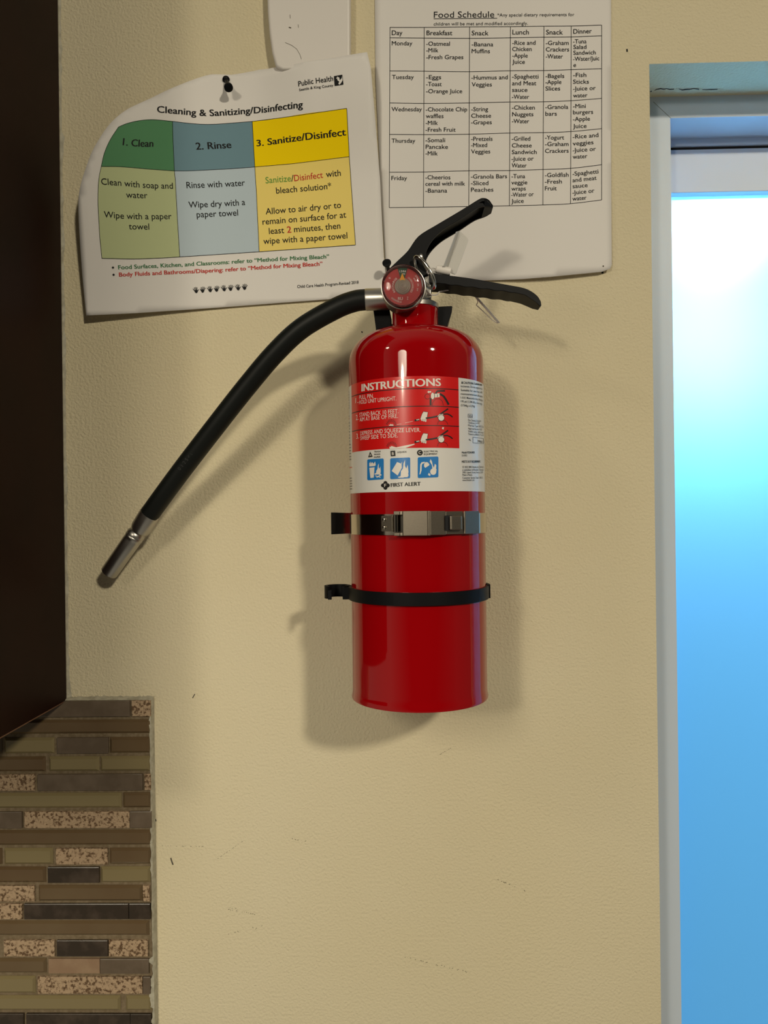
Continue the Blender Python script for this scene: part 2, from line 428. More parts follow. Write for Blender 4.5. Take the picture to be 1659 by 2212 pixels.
b = MB(); b.box(xc - 0.0008, xc + 0.00022, -0.003, -0.0003, zc + 0.002, 0.78)                                       # ragged filler along the wall
r = random.Random(3)
zz = zc; prof = []
n = 150
for k in range(n + 1):
    z = zc - 0.003 + (0.78 - zc) * k / n
    prof.append((xc + 0.0012 + abs(r.gauss(0, 0.0007)) + (0.003 * math.exp(-k / 2.0)), z))
vs = []
for x, z in prof: vs += [(xc - 0.0002, -0.0022, z), (x, -0.0005, z)]
b.add(vs, [(2 * k, 2 * k + 1, 2 * k + 3, 2 * k + 2) for k in range(n)])
b.build('filler_bead', CAULK, cab, label='ragged pale filler along the wall joint')

# ------------------------------------------------------------------ mosaic backsplash
YB = -0.008
SP = thing('tile_backsplash', (P(160, 1900).x, 0, P(160, 1900).z), 'mosaic backsplash of glass and stone strip tiles below the dark cabinet', 'backsplash')
TM = [TOLIVE, TBROWN, TTRAV, TSLATE, TDARK, TBEIGE]
O, B_, T, S_, D_, E = range(6)
def T1(y): return 1480 + y * 0.21097
def T2(y): return 1840 + y * 0.21097
rows = [
 (T1(165), T1(325), [(-2400, -30, B_), (0, 1328, S_), (1348, 1538, T)]),
 (T1(360), T1(500), [(-2400, -700, T), (-680, 1536, B_)]),
 (T1(540), T1(700), [(-2400, -700, D_), (-680, 8, B_), (38, 548, O), (583, 1108, S_), (1120, 1533, B_)]),
 (T1(735), T1(885), [(-2400, -500, O), (-480, 457, B_), (495, 1010, O), (1024, 1533, O)]),
 (T1(915), T1(1080), [(-2400, -400, B_), (-380, 352, T), (385, 1458, S_), (1478, 1542, T)]),
 (T1(1108), T1(1262), [(-2400, -600, S_), (-580, 1238, O), (1255, 1540, B_)]),
 (T1(1298), T1(1465), [(-2400, -300, O), (-280, 222, S_), (248, 1325, T), (1330, 1550, S_)]),
 (T1(1490), T1(1642), [(-2400, -500, T), (-480, 1546, B_)]),
 (T1(1675), T2(132), [(-2400, -100, D_), (-80, 12, B_), (35, 535, O), (570, 1100, T), (1118, 1540, B_)]),
 (T2(160), T2(320), [(-2400, -500, T), (-480, 462, B_), (488, 1014, D_), (1028, 1535, O)]),
 (T2(350), T2(510), [(-2400, -200, O), (-180, 350, T), (388, 1452, B_), (1462, 1530, T)]),
 (T2(535), T2(693), [(-2400, -400, B_), (-380, 224, T), (246, 1314, D_), (1322, 1537, D_)]),
 (T2(714), T2(862), [(-2400, -500, O), (-480, 1520, B_)]),
 (T2(910), T2(1073), [(-2400, -30, D_), (38, 556, T), (581, 1102, D_), (1113, 1512, T)]),
 (T2(1100), T2(1248), [(-2400, -500, T), (-480, 467, B_), (495, 1020, E), (1025, 1522, S_)]),
 (T2(1283), T2(1455), [(-2400, -500, D_), (-480, 357, O), (385, 1456, T), (1464, 1540, S_)]),
 (T2(1483), T2(1632), [(-2400, -500, B_), (-480, 1228, O), (1283, 1546, O)]),
 (T2(1663), T2(1825), [(-2400, -500, O), (-480, 240, D_), (268, 1332, D_), (1336, 1546, D_)]),
 (T2(1855), T2(2010), [(-2400, -300, T), (-280, 700, B_), (725, 1540, O)]),
 (T2(2040), T2(2195), [(-2400, 200, O), (230, 1200, T), (1225, 1540, D_)]),
 (T2(2225), T2(2380), [(-2400, -100, B_), (-80, 600, D_), (625, 1540, B_)]),
]
_v = rows[-1][0]
for k in range(10):                                # the rows go on below the frame
    h_ = rows[3 + k]; _v += 38.6
    rows.append((_v, _v + h_[1] - h_[0], h_[2]))
def tile(b, x0, x1, z0, z1, mi):
    glass = mi in (O, B_)
    d = 0.0021 if glass else 0.0005                  # width of the edge
    yb_, ye, yt = -0.0052, (-0.0061 if glass else YB + 0.0002), YB
    vs = []
    for (e, y) in ((0, yb_), (0, ye), (d, yt)):
        vs += [(x0 + e, y, z0 + e), (x1 - e, y, z0 + e), (x1 - e, y, z1 - e), (x0 + e, y, z1 - e)]
    fs = [(8, 9, 10, 11)]
    for L in (0, 4):
        for k in range(4): fs.append((L + k, L + (k + 1) % 4, L + 4 + (k + 1) % 4, L + 4 + k))
    b.add(vs, fs, mi)
b = MB(); xend = 0
for (v0, v1, ts) in rows:
    for (x0, x1, mi) in ts:
        um = max(0, (x0 + x1) / 2 * 0.21097)
        a = P(x0 * 0.21097, (v0 + v1) / 2, YB).x; c = P(x1 * 0.21097, (v0 + v1) / 2, YB).x
        zt = P(160, v0, YB).z; zl = P(160, v1, YB).z
        tile(b, a, c, zl, zt, mi)
tl = b.build('tiles', TM, SP)
gx0 = P(-2400 * 0.21097, 1800, YB).x; gx1 = P(326.5, 1800, YB).x; gz1 = P(160, rows[0][0] - 1, YB).z; gz0 = P(160, rows[-1][1] + 6, YB).z
b = MB(); b.box(gx0, gx1, -0.0056, -0.0001, gz0, gz1); b.build('grout', GROUT, SP)
b = MB(); r = random.Random(5); n = 130; vs = []                        # painted-over ragged bead down the right edge and along the top
for k in range(n + 1):
    z = gz1 - (gz1 - gz0) * k / n
    big = 0.0030 if (0.55 < k / n * 1.22 < 0.95 and r.random() > 0.45) else 0.0006
    vs += [(gx1 - abs(r.gauss(0, big)) - 0.0002, YB + 0.0008, z), (gx1 + 0.0004, -0.0062, z), (gx1 + 0.0016, -0.0003, z)]
fs = []
for k in range(n): fs += [(3 * k, 3 * k + 1, 3 * k + 4, 3 * k + 3), (3 * k + 1, 3 * k + 2, 3 * k + 5, 3 * k + 4)]
b.add(vs, fs)
vs = []; n = 60; x0 = xc - 0.02
for k in range(n + 1):
    x = x0 + (gx1 + 0.002 - x0) * k / n
    vs += [(x, YB + 0.002, gz1 - 0.0002), (x, -0.004, gz1 + 0.0006 + abs(r.gauss(0, 0.0002))), (x, -0.0003, gz1 + 0.0014 + abs(r.gauss(0, 0.0007)))]
fs = []
for k in range(n): fs += [(3 * k, 3 * k + 3, 3 * k + 4, 3 * k + 1), (3 * k + 1, 3 * k + 4, 3 * k + 5, 3 * k + 2)]
b.add(vs, fs)
b.build('caulk_bead', CAULK, SP, smooth=True)

# ------------------------------------------------------------------ white box at the top edge
b = MB(); Q = lambda pts, y: [(P(u, v, y).x, P(u, v, y).z) for u, v in pts]
out = [(574, -260), (575, -60), (577, 20), (581, 70), (587, 112), (595, 143), (610, 150), (740, 150), (752, 146), (757, 134), (757, -260)]
bx = thing('wall_box', P(665, -40), 'white plastic box on the wall just above the cleaning poster', 'wall box')
oq = list(reversed(Q(out, -0.013)))
b.prism(oq, -0.013, -0.0003)
b.build('housing', WHITEP, bx, bevel=0.003, segs=3)
b = MB(); BF = Flat(-0.013)
stroke(b, BF, [(626.5, 32), (627, 40)], 0.9, 0.0002); stroke(b, BF, [(644, 53), (645, 60)], 0.9, 0.0002); stroke(b, BF, [(624, 59), (629, 60.5)], 2, 0.0002)
stroke(b, BF, [(616, 92), (630, 98), (641, 106), (648, 118), (651, 128)], 0.7, 0.0002)
b.build('scratch', SCUFF, bx, smooth='flat_print')

# ------------------------------------------------------------------ food schedule sheet
def sm(t): t = max(0.0, min(1.0, t)); return t * t * (3 - 2 * t)
def h_sched(x, z):
    low = sm((0.36 - z) / 0.16)
    return 0.0010 + 0.0042 * low * sm((x - 0.02) / 0.17) + 0.0009 * math.sin(x * 55 + 0.6) * sm((0.5 - z) / 0.25) * sm((x + 0.0) / 0.08)+0.0009*sm((x) / 0.08)
SCH = Sheet(h_sched)
sch = thing('schedule_sheet', P(1065, 595), 'white letter sheet with the Food Schedule table, pinned up behind the extinguisher handle', 'paper')
b = MB()
poly(b, SCH, [(809, -70), (1320, -70), (1320.5, 250), (1321, 500), (1321.5, 572), (1318, 580.5), (1300, 587), (1250, 592), (1189, 598), (1127, 603), (1033, 606), (930, 610), (835, 614), (822, 400), (811, 170)], 0, step=0.006)
b.build('paper_sheet', PAPER, sch, smooth=True, solid=0.00025)
XT = [842.4, 916.5, 1014.3, 1102.5, 1175, 1233.8, 1299.6]; XB = [841, 914.7, 1012.7, 1100.4, 1172.6, 1232.5, 1299.5]
RY = [[59.3, 59.3, 58.2, 57.8, 56.8, 56.3, 54.4], [81.8, 82.4, 83, 81.8, 80.5, 79.9, 77.5], [153.4, 154, 155, 153, 152.5, 150.6, 148.5],
      [222.6, 223.5, 222.6, 220.4, 220, 217.6, 212.7], [290.5, 291, 290, 287.5, 286.5, 284.3, 278], [372, 371.5, 369, 368.4, 366.2, 363.8, 356],
      [448.6, 447.7, 446.2, 444.6, 442.8, 440, 432]]
b = MB()
def xat(i, y): t = (y - 59) / 388; return XT[i] + (XB[i] - XT[i]) * t
for ry in RY: stroke(b, SCH, cat2([(xat(i, ry[i]), ry[i]) for i in range(7)], 4), 1.15, 0.0002)
for i in range(7): stroke(b, SCH, [(xat(i, ry[i]), ry[i]) for ry in RY], 1.15, 0.0002)
b.build('table_grid', INK, sch, smooth='flat_print')
k = 0.30741
def C1(x, y): return (820 + x * k, y * k)
def C2(x, y): return (820 + x * k, 290 + y * k)
b = MB()
text(b, SCH, 'Food Schedule', [C1(381, 126), C1(805, 123)], 13.2)
stroke(b, SCH, [C1(380, 133), C1(826, 129)], 1.2, 0.0002)
text(b, SCH, '*Any special dietary requirements for', [C1(827, 118), C1(1368, 114)], 6.9)
text(b, SCH, 'children will be met and modified accordingly.', [C1(380, 181), C1(1042, 175)], 6.9)
L1 = '''Day|86|160|247|247|H;Breakfast|330|510|248|248|H;Snack|647|765|249|249|H;Lunch|933|1048|243|243|H;Snack|1170|1287|243|243|H;Dinner|1362|1490|238|234|H;
Monday|86|230|319|319;-Oatmeal|328|494|322|322;-Milk|328|412|368|368;-Fresh Grapes|328|588|417|416;-Banana|647|798|326|326;Muffins|647|775|374|374;
-Rice and|932|1095|316|315;Chicken|932|1068|360|359;-Apple|932|1040|405|405;Juice|932|1020|449|449;-Graham|1168|1328|317|316;Crackers|1168|1331|362|362;-Water|1168|1287|411|411;
-Tuna|1360|1453|306|305;Salad|1362|1453|345|344;Sandwich|1362|1518|386|383;-Water/Juic|1360|1543|429|424;e|1362|1380|471|471;
Tuesday|87|240|556|556;-Eggs|327|432|557|557;-Toast|327|436|606|606;-Orange Juice|327|580|656|655;-Hummus and|645|900|560|557;Veggies|647|788|608|608;
-Spaghetti|931|1116|553|552;and Meat|931|1100|600|599;sauce|931|1038|646|646;-Water|930|1050|695|695;-Bagels|1166|1297|549|548;-Apple|1166|1277|592|590;Slices|1166|1268|637|636;
-Fish|1360|1452|542|541;Sticks|1360|1470|589|588;-Juice or|1360|1518|638|632;water|1360|1460|686|683;
Wednesday|84|297|782|782;-Chocolate Chip|325|615|784|783;waffles|325|449|830|830;-Milk|324|409|878|878;-Fresh Fruit|323|534|926|926;
-String|644|762|782|781;Cheese|644|783|828|827;-Grapes|643|788|874|873;-Chicken|930|1090|771|770;Nuggets|931|1080|818|817;-Water|930|1050|866|866;
-Granola|1165|1325|767|765;bars|1165|1245|814|813;-Mini|1360|1448|761|759;burgers|1360|1500|804|800;-Apple|1359|1478|852|848;Juice|1359|1454|901|899'''
L2 = '''Thursday|84|250|60|60;-Somali|323|460|56|56;Pancake|324|480|103|103;-Milk|323|408|149|149;-Pretzels|643|793|47|46;-Mixed|643|755|91|90;Veggies|643|777|136|135;
-Grilled|929|1058|46|45;Cheese|929|1068|93|93;Sandwich|929|1103|140|139;-Juice or|927|1082|187|185;Water|928|1032|234|234;-Yogurt|1163|1296|38|37;-Graham|1163|1327|84|83;Crackers|1163|1328|132|130;
-Rice and|1358|1538|33|19;veggies|1358|1503|80|70;-Juice or|1358|1520|127|116;water|1358|1460|173|167;
Friday|83|193|323|322;-Cheerios|322|497|318|317;cereal with milk|322|600|363|361;-Banana|322|474|411|410;-Granola Bars|642|895|312|309;-Sliced|642|764|358|357;Peaches|642|799|405|403;
-Tuna|927|1022|310|309;veggie|926|1037|354|352;wraps|926|1026|397|395;-Water or|925|1082|440|435;Juice|925|1012|485|482;-Goldfish|1162|1328|302|299;-Fresh|1162|1280|348|346;Fruit|1162|1244|395|394;
-Spaghetti|1357|1538|293|275;and meat|1357|1525|338|320;sauce|1357|1462|380|371;-Juice or|1356|1510|425|409;water|1356|1455|468|459'''
for L, C in ((L1, C1), (L2, C2)):
    for it in L.replace('\n', '').split(';'):
        f = it.split('|')
        if len(f) < 5: continue
        cap = 10.0 if len(f) > 5 else 8.9
        a, c, y0, y1 = map(float, f[1:5])
        text(b, SCH, f[0], [C(a, y0), C(c, y1)], cap, 0.00025, 0.016)
b.build('printed_text', INK, sch, smooth='flat_print')
b = MB(); poly(b, SCH, circ(1303, 575, 1.7, 10), 0.0002); b.build('pin_hole', SCUFF, sch, smooth='flat_print')

# ------------------------------------------------------------------ cleaning poster
def h_post(x, z):
    s = max(0.0, min(1.0, (-0.145 - x) / 0.135)); t = max(0.0, min(1.0, (z - 0.19) / 0.20))
    left = 0.0085 * s ** 1.6 + 0.024 * s ** 1.5 * sm(t) 
    r_ = sm((x + 0.13) / 0.06) * sm((z - 0.30) / 0.09) * 0.0135
    rb = sm((x + 0.08) / 0.07) * 0.0030
    wv = 0.0022 * math.sin((x + 0.145) * 42.0) ** 2 * (1 if x < -0.145 else 0.4) * sm((z - 0.28) / 0.1)
    return 0.0028 + left + r_ + rb + wv
PO = Sheet(h_post)
pos = thing('cleaning_poster', P(505, 670), 'landscape sheet headed Cleaning and Sanitizing with green, blue and yellow columns', 'poster')
outline = cat2([(186, 681.5), (178, 597), (172, 513), (169, 440), (174, 400), (187, 358), (199, 327), (215, 299), (232, 274), (252, 253), (275, 236), (295, 226), (330, 210), (365, 193), (404, 177), (432, 167), (455, 161), (475, 160.5)], 4) \
    + [(500, 161.5), (560, 150.5), (640, 138), (720, 125), (793, 112.5), (801, 146), (810, 252), (821, 385), (829, 554), (838, 636), (714, 646), (601, 654.5), (490, 663), (365, 671.5), (291, 676.5)]
b = MB(); poly(b, PO, outline, 0, step=0.005); b.build('paper_sheet', PAPER, pos, smooth=True, solid=0.00025)
top1 = cat2([(256.3, 274.6), (275, 267), (301.4, 260.9), (332, 258.8), (373, 262.5)]); top2 = cat2([(373, 262.5), (406, 266.4), (436.7, 268.7), (467.4, 268.5), (500, 266.2), (545, 262.7)]); top3 = [(545, 262.7), (610, 254.5), (749, 234.5)]
lef1 = cat2([(256.3, 274.6), (238, 303), (225.6, 331.6), (219, 360)]); lef2 = cat2([(219, 360), (213.7, 388), (212, 427), (213, 462), (216, 513), (220.5, 558.3)])
mid1 = cat2([(219, 360), (262.5, 360.7), (324, 365.8), (377, 369.5)]); mid2 = cat2([(377, 369.5), (416, 369), (500, 364.8), (550.5, 361)]); mid3 = [(550.5, 361), (632, 354), (754.5, 338.7)]
bot1 = cat2([(220.5, 558.3), (287, 559.7), (340, 558), (388.5, 555.2)]); bot2 = [(388.5, 555.2), (480, 549.3), (560, 544)]; bot3 = [(560, 544), (675, 536), (768, 529.3)]
v1a = [(373, 262.5), (374, 305), (377, 369.5)]; v1b = [(377, 369.5), (379, 390), (383.4, 472), (388.5, 555.2)]
v2a = [(545, 262.7), (550.5, 361)]; v2b = [(550.5, 361), (553.8, 412.5), (560, 544)]
v3a = [(749, 234.5), (754.5, 338.7)]; v3b = [(754.5, 338.7), (758.8, 401.7), (768, 529.3)]
def cell(name, top, right, bottom, left, m):
    px = top + right[1:] + bottom[::-1][1:] + left[::-1][1:-1]
    b = MB(); poly(b, PO, px, 0.0002, step=0.005); b.build(name, m, pos, smooth=True)
cell('header_panel', top1, v1a, mid1, lef1, GREEN); cell('header_panel', top2, v2a, mid2, v1a, BLUE); cell('header_panel', top3, v3a, mid3, v2a, YEL)
cell('instruction_panel', mid1, v1b, bot1, lef2, GREENL); cell('instruction_panel', mid2, v2b, bot2, v1b, BLUEL); cell('instruction_panel', mid3, v3b, bot3, v2b, YELL)
b = MB()
for ln in (top1 + top2[1:] + top3[1:], mid1 + mid2[1:] + mid3[1:], bot1 + bot2[1:] + bot3[1:], lef1 + lef2[1:], v1a + v1b[1:], v2a + v2b[1:], v3a + v3b[1:]):
    stroke(b, PO, ln, 1.1, 0.00032)
b.build('table_border', INK, pos, smooth='flat_print')
BD = 0.042
o_ = 0.0004
b = MB(); tx = lambda s, base, cap, bold=0.0, mi=0, shear=0.0: text(b, PO, s, base, cap, o_, bold, mi, shear)
tx('Cleaning & Sanitizing/Disinfecting', [(340, 243), (372, 245.5), (410, 249), (447, 251), (490, 249.5), (534, 246), (600, 239.5), (654, 233)], 13.6, BD)
b.build('title_text', INK, pos, smooth='flat_print'); b = MB()
tx('1. Clean', [(265.5, 314), (298, 317), (332, 317.4)], 15.0, BD, 0, 0.16); b.build('heading_text', INK, pos, smooth='flat_print'); b = MB()
tx('2. Rinse', [(424.4, 323.8), (500, 319.8)], 14.6, BD)
b.build('heading_text', INK, pos, smooth='flat_print'); b = MB()
tx('3. Sanitize/Disinfect', [(555, 316.5), (747.3, 292.7)], 15.4, BD)
b.build('heading_text', INK, pos, smooth='flat_print'); b = MB()
tx('Clean with soap and', [(219.4, 399), (258, 401.5), (295, 405), (335, 407.3), (374, 408)], 13.2, 0.004); tx('water', [(273, 427.5), (319, 428.8)], 13.2, 0.004)
tx('Wipe with a paper', [(225, 470), (258, 472.3), (291, 473.9), (371, 473.7)], 13.2, 0.004); tx('towel', [(279, 495.8), (323, 496.4)], 13.2, 0.004)
tx('Rinse with water', [(403.5, 407), (529.5, 401)], 13.2, 0.004); tx('Wipe dry with a', [(408, 449.3), (530, 443)], 13.2, 0.004); tx('paper towel', [(425.4, 470), (514.7, 465.7)], 13.2, 0.004)
tx('/', [(629.5, 392.5), (635, 392)], 13.6, 0.004); tx('with', [(704.6, 383.4), (736.5, 380)], 13.6, 0.004)
tx('bleach solution*', [(597, 418.6), (716, 408)], 13.2, 0.004)
tx('Allow to air dry or to', [(574.4, 463.5), (737, 449)], 13.2, 0.004); tx('remain on surface for at', [(567.5, 485.7), (748, 470)], 13.2, 0.004)
tx('least', [(581.3, 506), (614, 503.6)], 13.2, 0.004); tx('minutes, then', [(635.6, 502), (735.6, 494)], 13.2, 0.004)
tx('wipe with a paper towel', [(569.4, 527.6), (750.6, 515)], 13.2, 0.004)
b.build('instruction_text', INK, pos, smooth='flat_print'); b = MB()
tx('Sanitize', [(574, 396.6), (629, 392)], 13.6, 0.004); b.build('coloured_word', INKLIME, pos, smooth='flat_print', label='green word Sanitize'); b = MB()
tx('Disinfect', [(636, 391.9), (698, 384.3)], 13.6, 0.004); b.build('coloured_word', INKRED, pos, smooth='flat_print', label='red word Disinfect'); b = MB()
tx('2', [(620.8, 503.2), (629.3, 502.6)], 13.6, 0.03); b.build('coloured_word', INKRED, pos, smooth='flat_print', label='red bold figure 2'); b = MB()
tx('Food Surfaces, Kitchen, and Classrooms: refer to \u201cMethod for Mixing Bleach\u201d', [(256.3, 582), (422, 574.3), (560, 566), (711, 558)], 8.4, BD)
b.build('footnote_text', INKGREEN, pos, smooth='flat_print'); b = MB()
tx('Body Fluids and Bathrooms/Diapering: refer to \u201cMethod for Mixing Bleach\u201d', [(258, 597.7), (370, 592.5), (484, 587), (590, 580), (696.6, 573.8)], 8.4, BD)
b.build('footnote_text', INKRED, pos, smooth='flat_print'); b = MB()
for cx, cy in ((244.4, 578.2), (245.7, 593.8)):
    for an in (0, 60, 120): stroke(b, PO, [(cx - 2.6 * math.cos(math.radians(an)), cy - 2.6 * math.sin(math.radians(an))), (cx + 2.6 * math.cos(math.radians(an)), cy + 2.6 * math.sin(math.radians(an)))], 1.3, o_)
b.build('bullet_mark', INK, pos, smooth='flat_print'); b = MB()
tx('Child Care Health Program-Revised 2018', [(642.3, 622.4), (774.7, 612.6)], 6.2, 0.006)
b.build('credit_text', INK, pos, smooth='flat_print')
b = MB()
tx('Public Health', [(645, 187.2), (719.8, 175)], 11.2, 0.012); tx('Seattle & King County', [(646.4, 197.2), (720.4, 187)], 5.2, 0.008)
poly(b, PO, [(721.3, 165), (739.5, 161.8), (742, 183), (723, 186)], o_)
poly(b, PO, [(728, 166), (733, 168), (734, 174), (738, 170), (739, 165), (740, 174), (737, 180), (733, 184), (731, 181), (733, 177), (729, 174)], o_ + 0.0001, 1)
poly(b, PO, circ(727.4, 169.5, 1.1, 8), o_ + 0.0001, 1)
b.build('logo', [INK, PAPER], pos, smooth='flat_print')
for i in range(8):
    cx = 423.3 + i * 15.1; cy = 627.5 - i * 1.0; tl_ = -14 if i % 2 == 0 else 16
    b = MB()
    def rot(x, y): a = math.radians(tl_); return (cx + x * math.cos(a) - y * math.sin(a), cy + x * math.sin(a) + y * math.cos(a))
    poly(b, PO, [rot(*p) for p in [(-3.6, 0.0), (-2.4, -0.9), (2.6, -0.9), (3.6, 1.0), (2.8, 4.6), (0.4, 6.2), (-2.4, 4.4)]], o_)
    sd = 1 if i % 2 == 0 else -1
    for fx, fy, gx, gy in ((-3.2, -0.6, -5.2, -5.0), (-1.2, -1.2, -1.8, -7.0), (0.9, -1.2, 1.3, -7.2), (2.6, -0.6, 4.0, -5.8)):
        stroke(b, PO, [rot(fx, fy), rot(gx, gy)], 1.25, o_)
    stroke(b, PO, [rot(sd * 2.6, 3.0), rot(sd * 6.4, -0.6)], 1.4, o_)
    b.build('handprint', INK, pos, smooth='flat_print')

# ------------------------------------------------------------------ push pins
def pin(base, yb, head, yh, label):
    p0 = P(*base, yb); p1 = P(*head, yh); ax = p1 - p0; L = ax.length
    t = thing('push_pin', p0, label, 'push pin', 'push pins')
    b = MB(); b.lathe([(0.0005, 0), (0.0031, 0.0001), (0.0033, 0.0010), (0.0028, 0.0018), (0.0017, 0.0026), (0.0017, L * 0.62), (0.0030, L * 0.78), (0.0039, L * 0.88), (0.0039, L * 0.97), (0.0030, L), (0.0004, L)], p0, ax, 28)
    b.build('pin_head', BLACKP, t, smooth=True)
    b = MB(); b.tube([p0 - ax.normalized() * 0.0005, Vector((p0.x, 0.002, p0.z))], 0.0005, 8, smooth=1); b.build('pin_needle', STEELP, t)
pin((488, 171), -h_post(P(488, 171).x, P(488, 171).z) - 0.0006, (494, 190), -0.017, 'black push pin at the top edge of the cleaning poster')
pin((841, 592), -0.0075, (835, 566), -0.022, 'black push pin beside the pressure gauge at the poster\'s lower right corner')

# ================================================================== FIRE EXTINGUISHER
AX = P(902, 1106, -0.08); AXx, AXy = AX.x, -0.08
R0 = 0.0540
zbot = P(902, 1503, -0.08).z; zsh = P(902, 790, -0.08).z; znk = P(902, 716, -0.08).z; znt = P(902, 668, -0.08).z
ext = thing('fire_extinguisher', (AXx, AXy, zbot), 'red dry chemical fire extinguisher with black hose strapped to the beige wall', 'fire extinguisher')
prof = [(0.0008, zbot + 0.004), (0.040, zbot + 0.004), (0.0485, zbot + 0.0015), (0.0515, zbot), (0.0545, zbot + 0.0004), (0.0549, zbot + 0.0020), (0.0541, zbot + 0.0048), (R0, zbot + 0.009), (R0, zsh - 0.03), (R0, zsh)]
for k in range(1, 15):
    a = k / 14 * math.pi / 2
    ee = 0.92
    prof.append((0.0183 + 0.0015 + (R0 - 0.0198) * math.cos(a) ** ee, zsh + (znk - zsh) * math.sin(a) ** 0.95))
prof += [(0.0188, znk + 0.001), (0.0183, znk + 0.003), (0.0183, znt - 0.001), (0.0178, znt)]
b = MB(); b.lathe(prof, (AXx, AXy, 0), seg=96); cyl = b.build('cylinder', RED, ext, smooth=True)
# label
DR = Drum(AXx, AXy, R0)
ztop = DR.px(897, 812.5).y; zlo = DR.px(900, 1061.5).y; zrd = DR.px(900, 967.5).y
a0, a1 = -2.05 * R0, 2.05 * R0
b = MB(); fill(b, DR, [Vector((a0, zlo)), Vector((a1, zlo)), Vector((a1, ztop)), Vector((a0, ztop))], 0.003, 0.00012)
lab = b.build('label', LABW, ext, smooth=True, label='white and red instruction label')
al, ar_ = DR.px(760.5, 905).x, DR.px(991, 905).x
b = MB(); fill(b, DR, [Vector((al, zrd)), Vector((ar_, zrd)), Vector((ar_, ztop)), Vector((al, ztop))], 0.003, 0.00020)
b.build('instruction_panel', LABR, lab, smooth=True)
def A(x, y): return (740 + x * 0.19289, 800 + y * 0.19289)
def Bc(x, y): return (740 + x * 0.19289, 920 + y * 0.19289)
o_ = 0.00032
b = MB(); tx = lambda s, base, cap, bold=0.0, mi=0: text(b, DR, s, base, cap, o_, bold, mi)
tx('INSTRUCTIONS', [A(218, 237), A(430, 212), A(660, 190), A(880, 180), A(1098, 176)], 16.2, 0.05)
tx('1.', [A(148, 368), A(180, 364)], 11); tx('PULL PIN.', [A(190, 327), A(350, 308)], 8.8); tx('HOLD UNIT UPRIGHT.', [A(190, 380), A(390, 357), A(603, 338)], 8.8)
tx('2.', [A(153, 558), A(183, 554)], 11); tx('STAND BACK 10 FEET.', [A(193, 523), A(400, 499), A(627, 480)], 8.8); tx('AIM AT BASE OF FIRE.', [A(195, 575), A(400, 551), A(622, 533)], 8.8)
tx('3.', [A(158, 768), A(188, 763)], 11); tx('DEPRESS AND SQUEEZE LEVER.', [A(203, 730), A(540, 698), A(873, 690)], 8.8); tx('SWEEP SIDE TO SIDE.', [A(203, 783), A(400, 764), A(620, 750)], 8.8)
b.build('printed_text', LABP, lab, smooth='flat_print', label='pale instruction lettering on red')
b = MB()
for zl in (DR.px(897, 839.5).y, DR.px(897, 877.7).y, DR.px(897, 919.6).y):
    fill(b, DR, [Vector((al, zl - 0.0003)), Vector((ar_, zl - 0.0003)), Vector((ar_, zl + 0.0003)), Vector((al, zl + 0.0003))], 0.003, 0.00028)
b.build('divider_line', LABK, lab, smooth='flat_print')
b = MB()
def st(p, wd, mi=0, closed=False, off=0.00032): stroke(b, DR, p, wd, off, mi, closed, 2)
def pl(p, mi=0, off=0.00032): poly(b, DR, p, off, mi, 0.002)
K_, WH, RE = 0, 1, 2
# step 1 picture
st([A(985, 312), A(985, 392)], 4, K_); st([A(1085, 262), A(1130, 290), A(1160, 335), A(1186, 385)], 4.2, K_)
st([A(1003, 395), A(1010, 358), A(1040, 322), A(1085, 318), A(1115, 345), A(1128, 395)], 0.9, K_)
pl([A(1030, 262), A(1085, 258), A(1085, 300), A(1030, 305)], WH); st([A(1040, 262), A(1060, 232), A(1145, 230)], 3.4, K_); st([A(1060, 300), A(1062, 270)], 1.2, K_)
pl(circ(*A(1010, 288), 4.2, 20, 7.6), K_, 0.00036); pl(circ(*A(1007, 288), 3.6, 20, 7.2), WH, 0.0004)
st(circ(*A(950, 293), 5.6, 20), 0.9, K_, True)
pl([A(947, 243), A(966, 228), A(966, 237), A(990, 232), A(990, 250), A(966, 250), A(966, 258)], WH)
# steps 2 and 3 pictures
def squeeze(dy):
    q = lambda x, y: A(x, y + dy)
    st([q(1085, 497), q(1180, 430)], 3.2, K_); st([q(1118, 492), q(1170, 488), q(1205, 503), q(1230, 525)], 2.6, K_)
    st([q(1062, 608), q(1070, 575), q(1100, 560), q(1150, 565), q(1172, 590), q(1178, 608)], 0.9, K_)
    st([q(806, 563), q(860, 552)], 4.2, K_); st([q(930, 537), q(1000, 527), q(1068, 513)], 3.4, K_); st([q(828, 556), q(858, 550)], 2.2, WH, off=0.00036); st([q(842, 548), q(846, 560)], 0.9, K_, off=0.0004)
    pl([q(868, 552), q(875, 520), q(890, 490), q(905, 462), q(955, 468), q(952, 495), q(945, 520), q(938, 540), q(938, 575), q(925, 578), q(915, 570), q(905, 575), q(895, 565), q(882, 568), q(880, 550)], WH)
    st([q(868, 552), q(888, 490), q(905, 462), q(955, 468), q(948, 515)], 0.8, K_, off=0.00036)
    for xx in (890, 905, 920): st([q(xx, 572), q(xx + 8, 545)], 0.6, K_, off=0.00036)
    pl(circ(*q(1103, 533), 7.2), K_, 0.00036); pl(circ(*q(1103, 533), 6.2), WH, 0.0004)
    st([q(1064, 520), q(1085, 497), q(1125, 495)], 2.0, WH, off=0.00034)
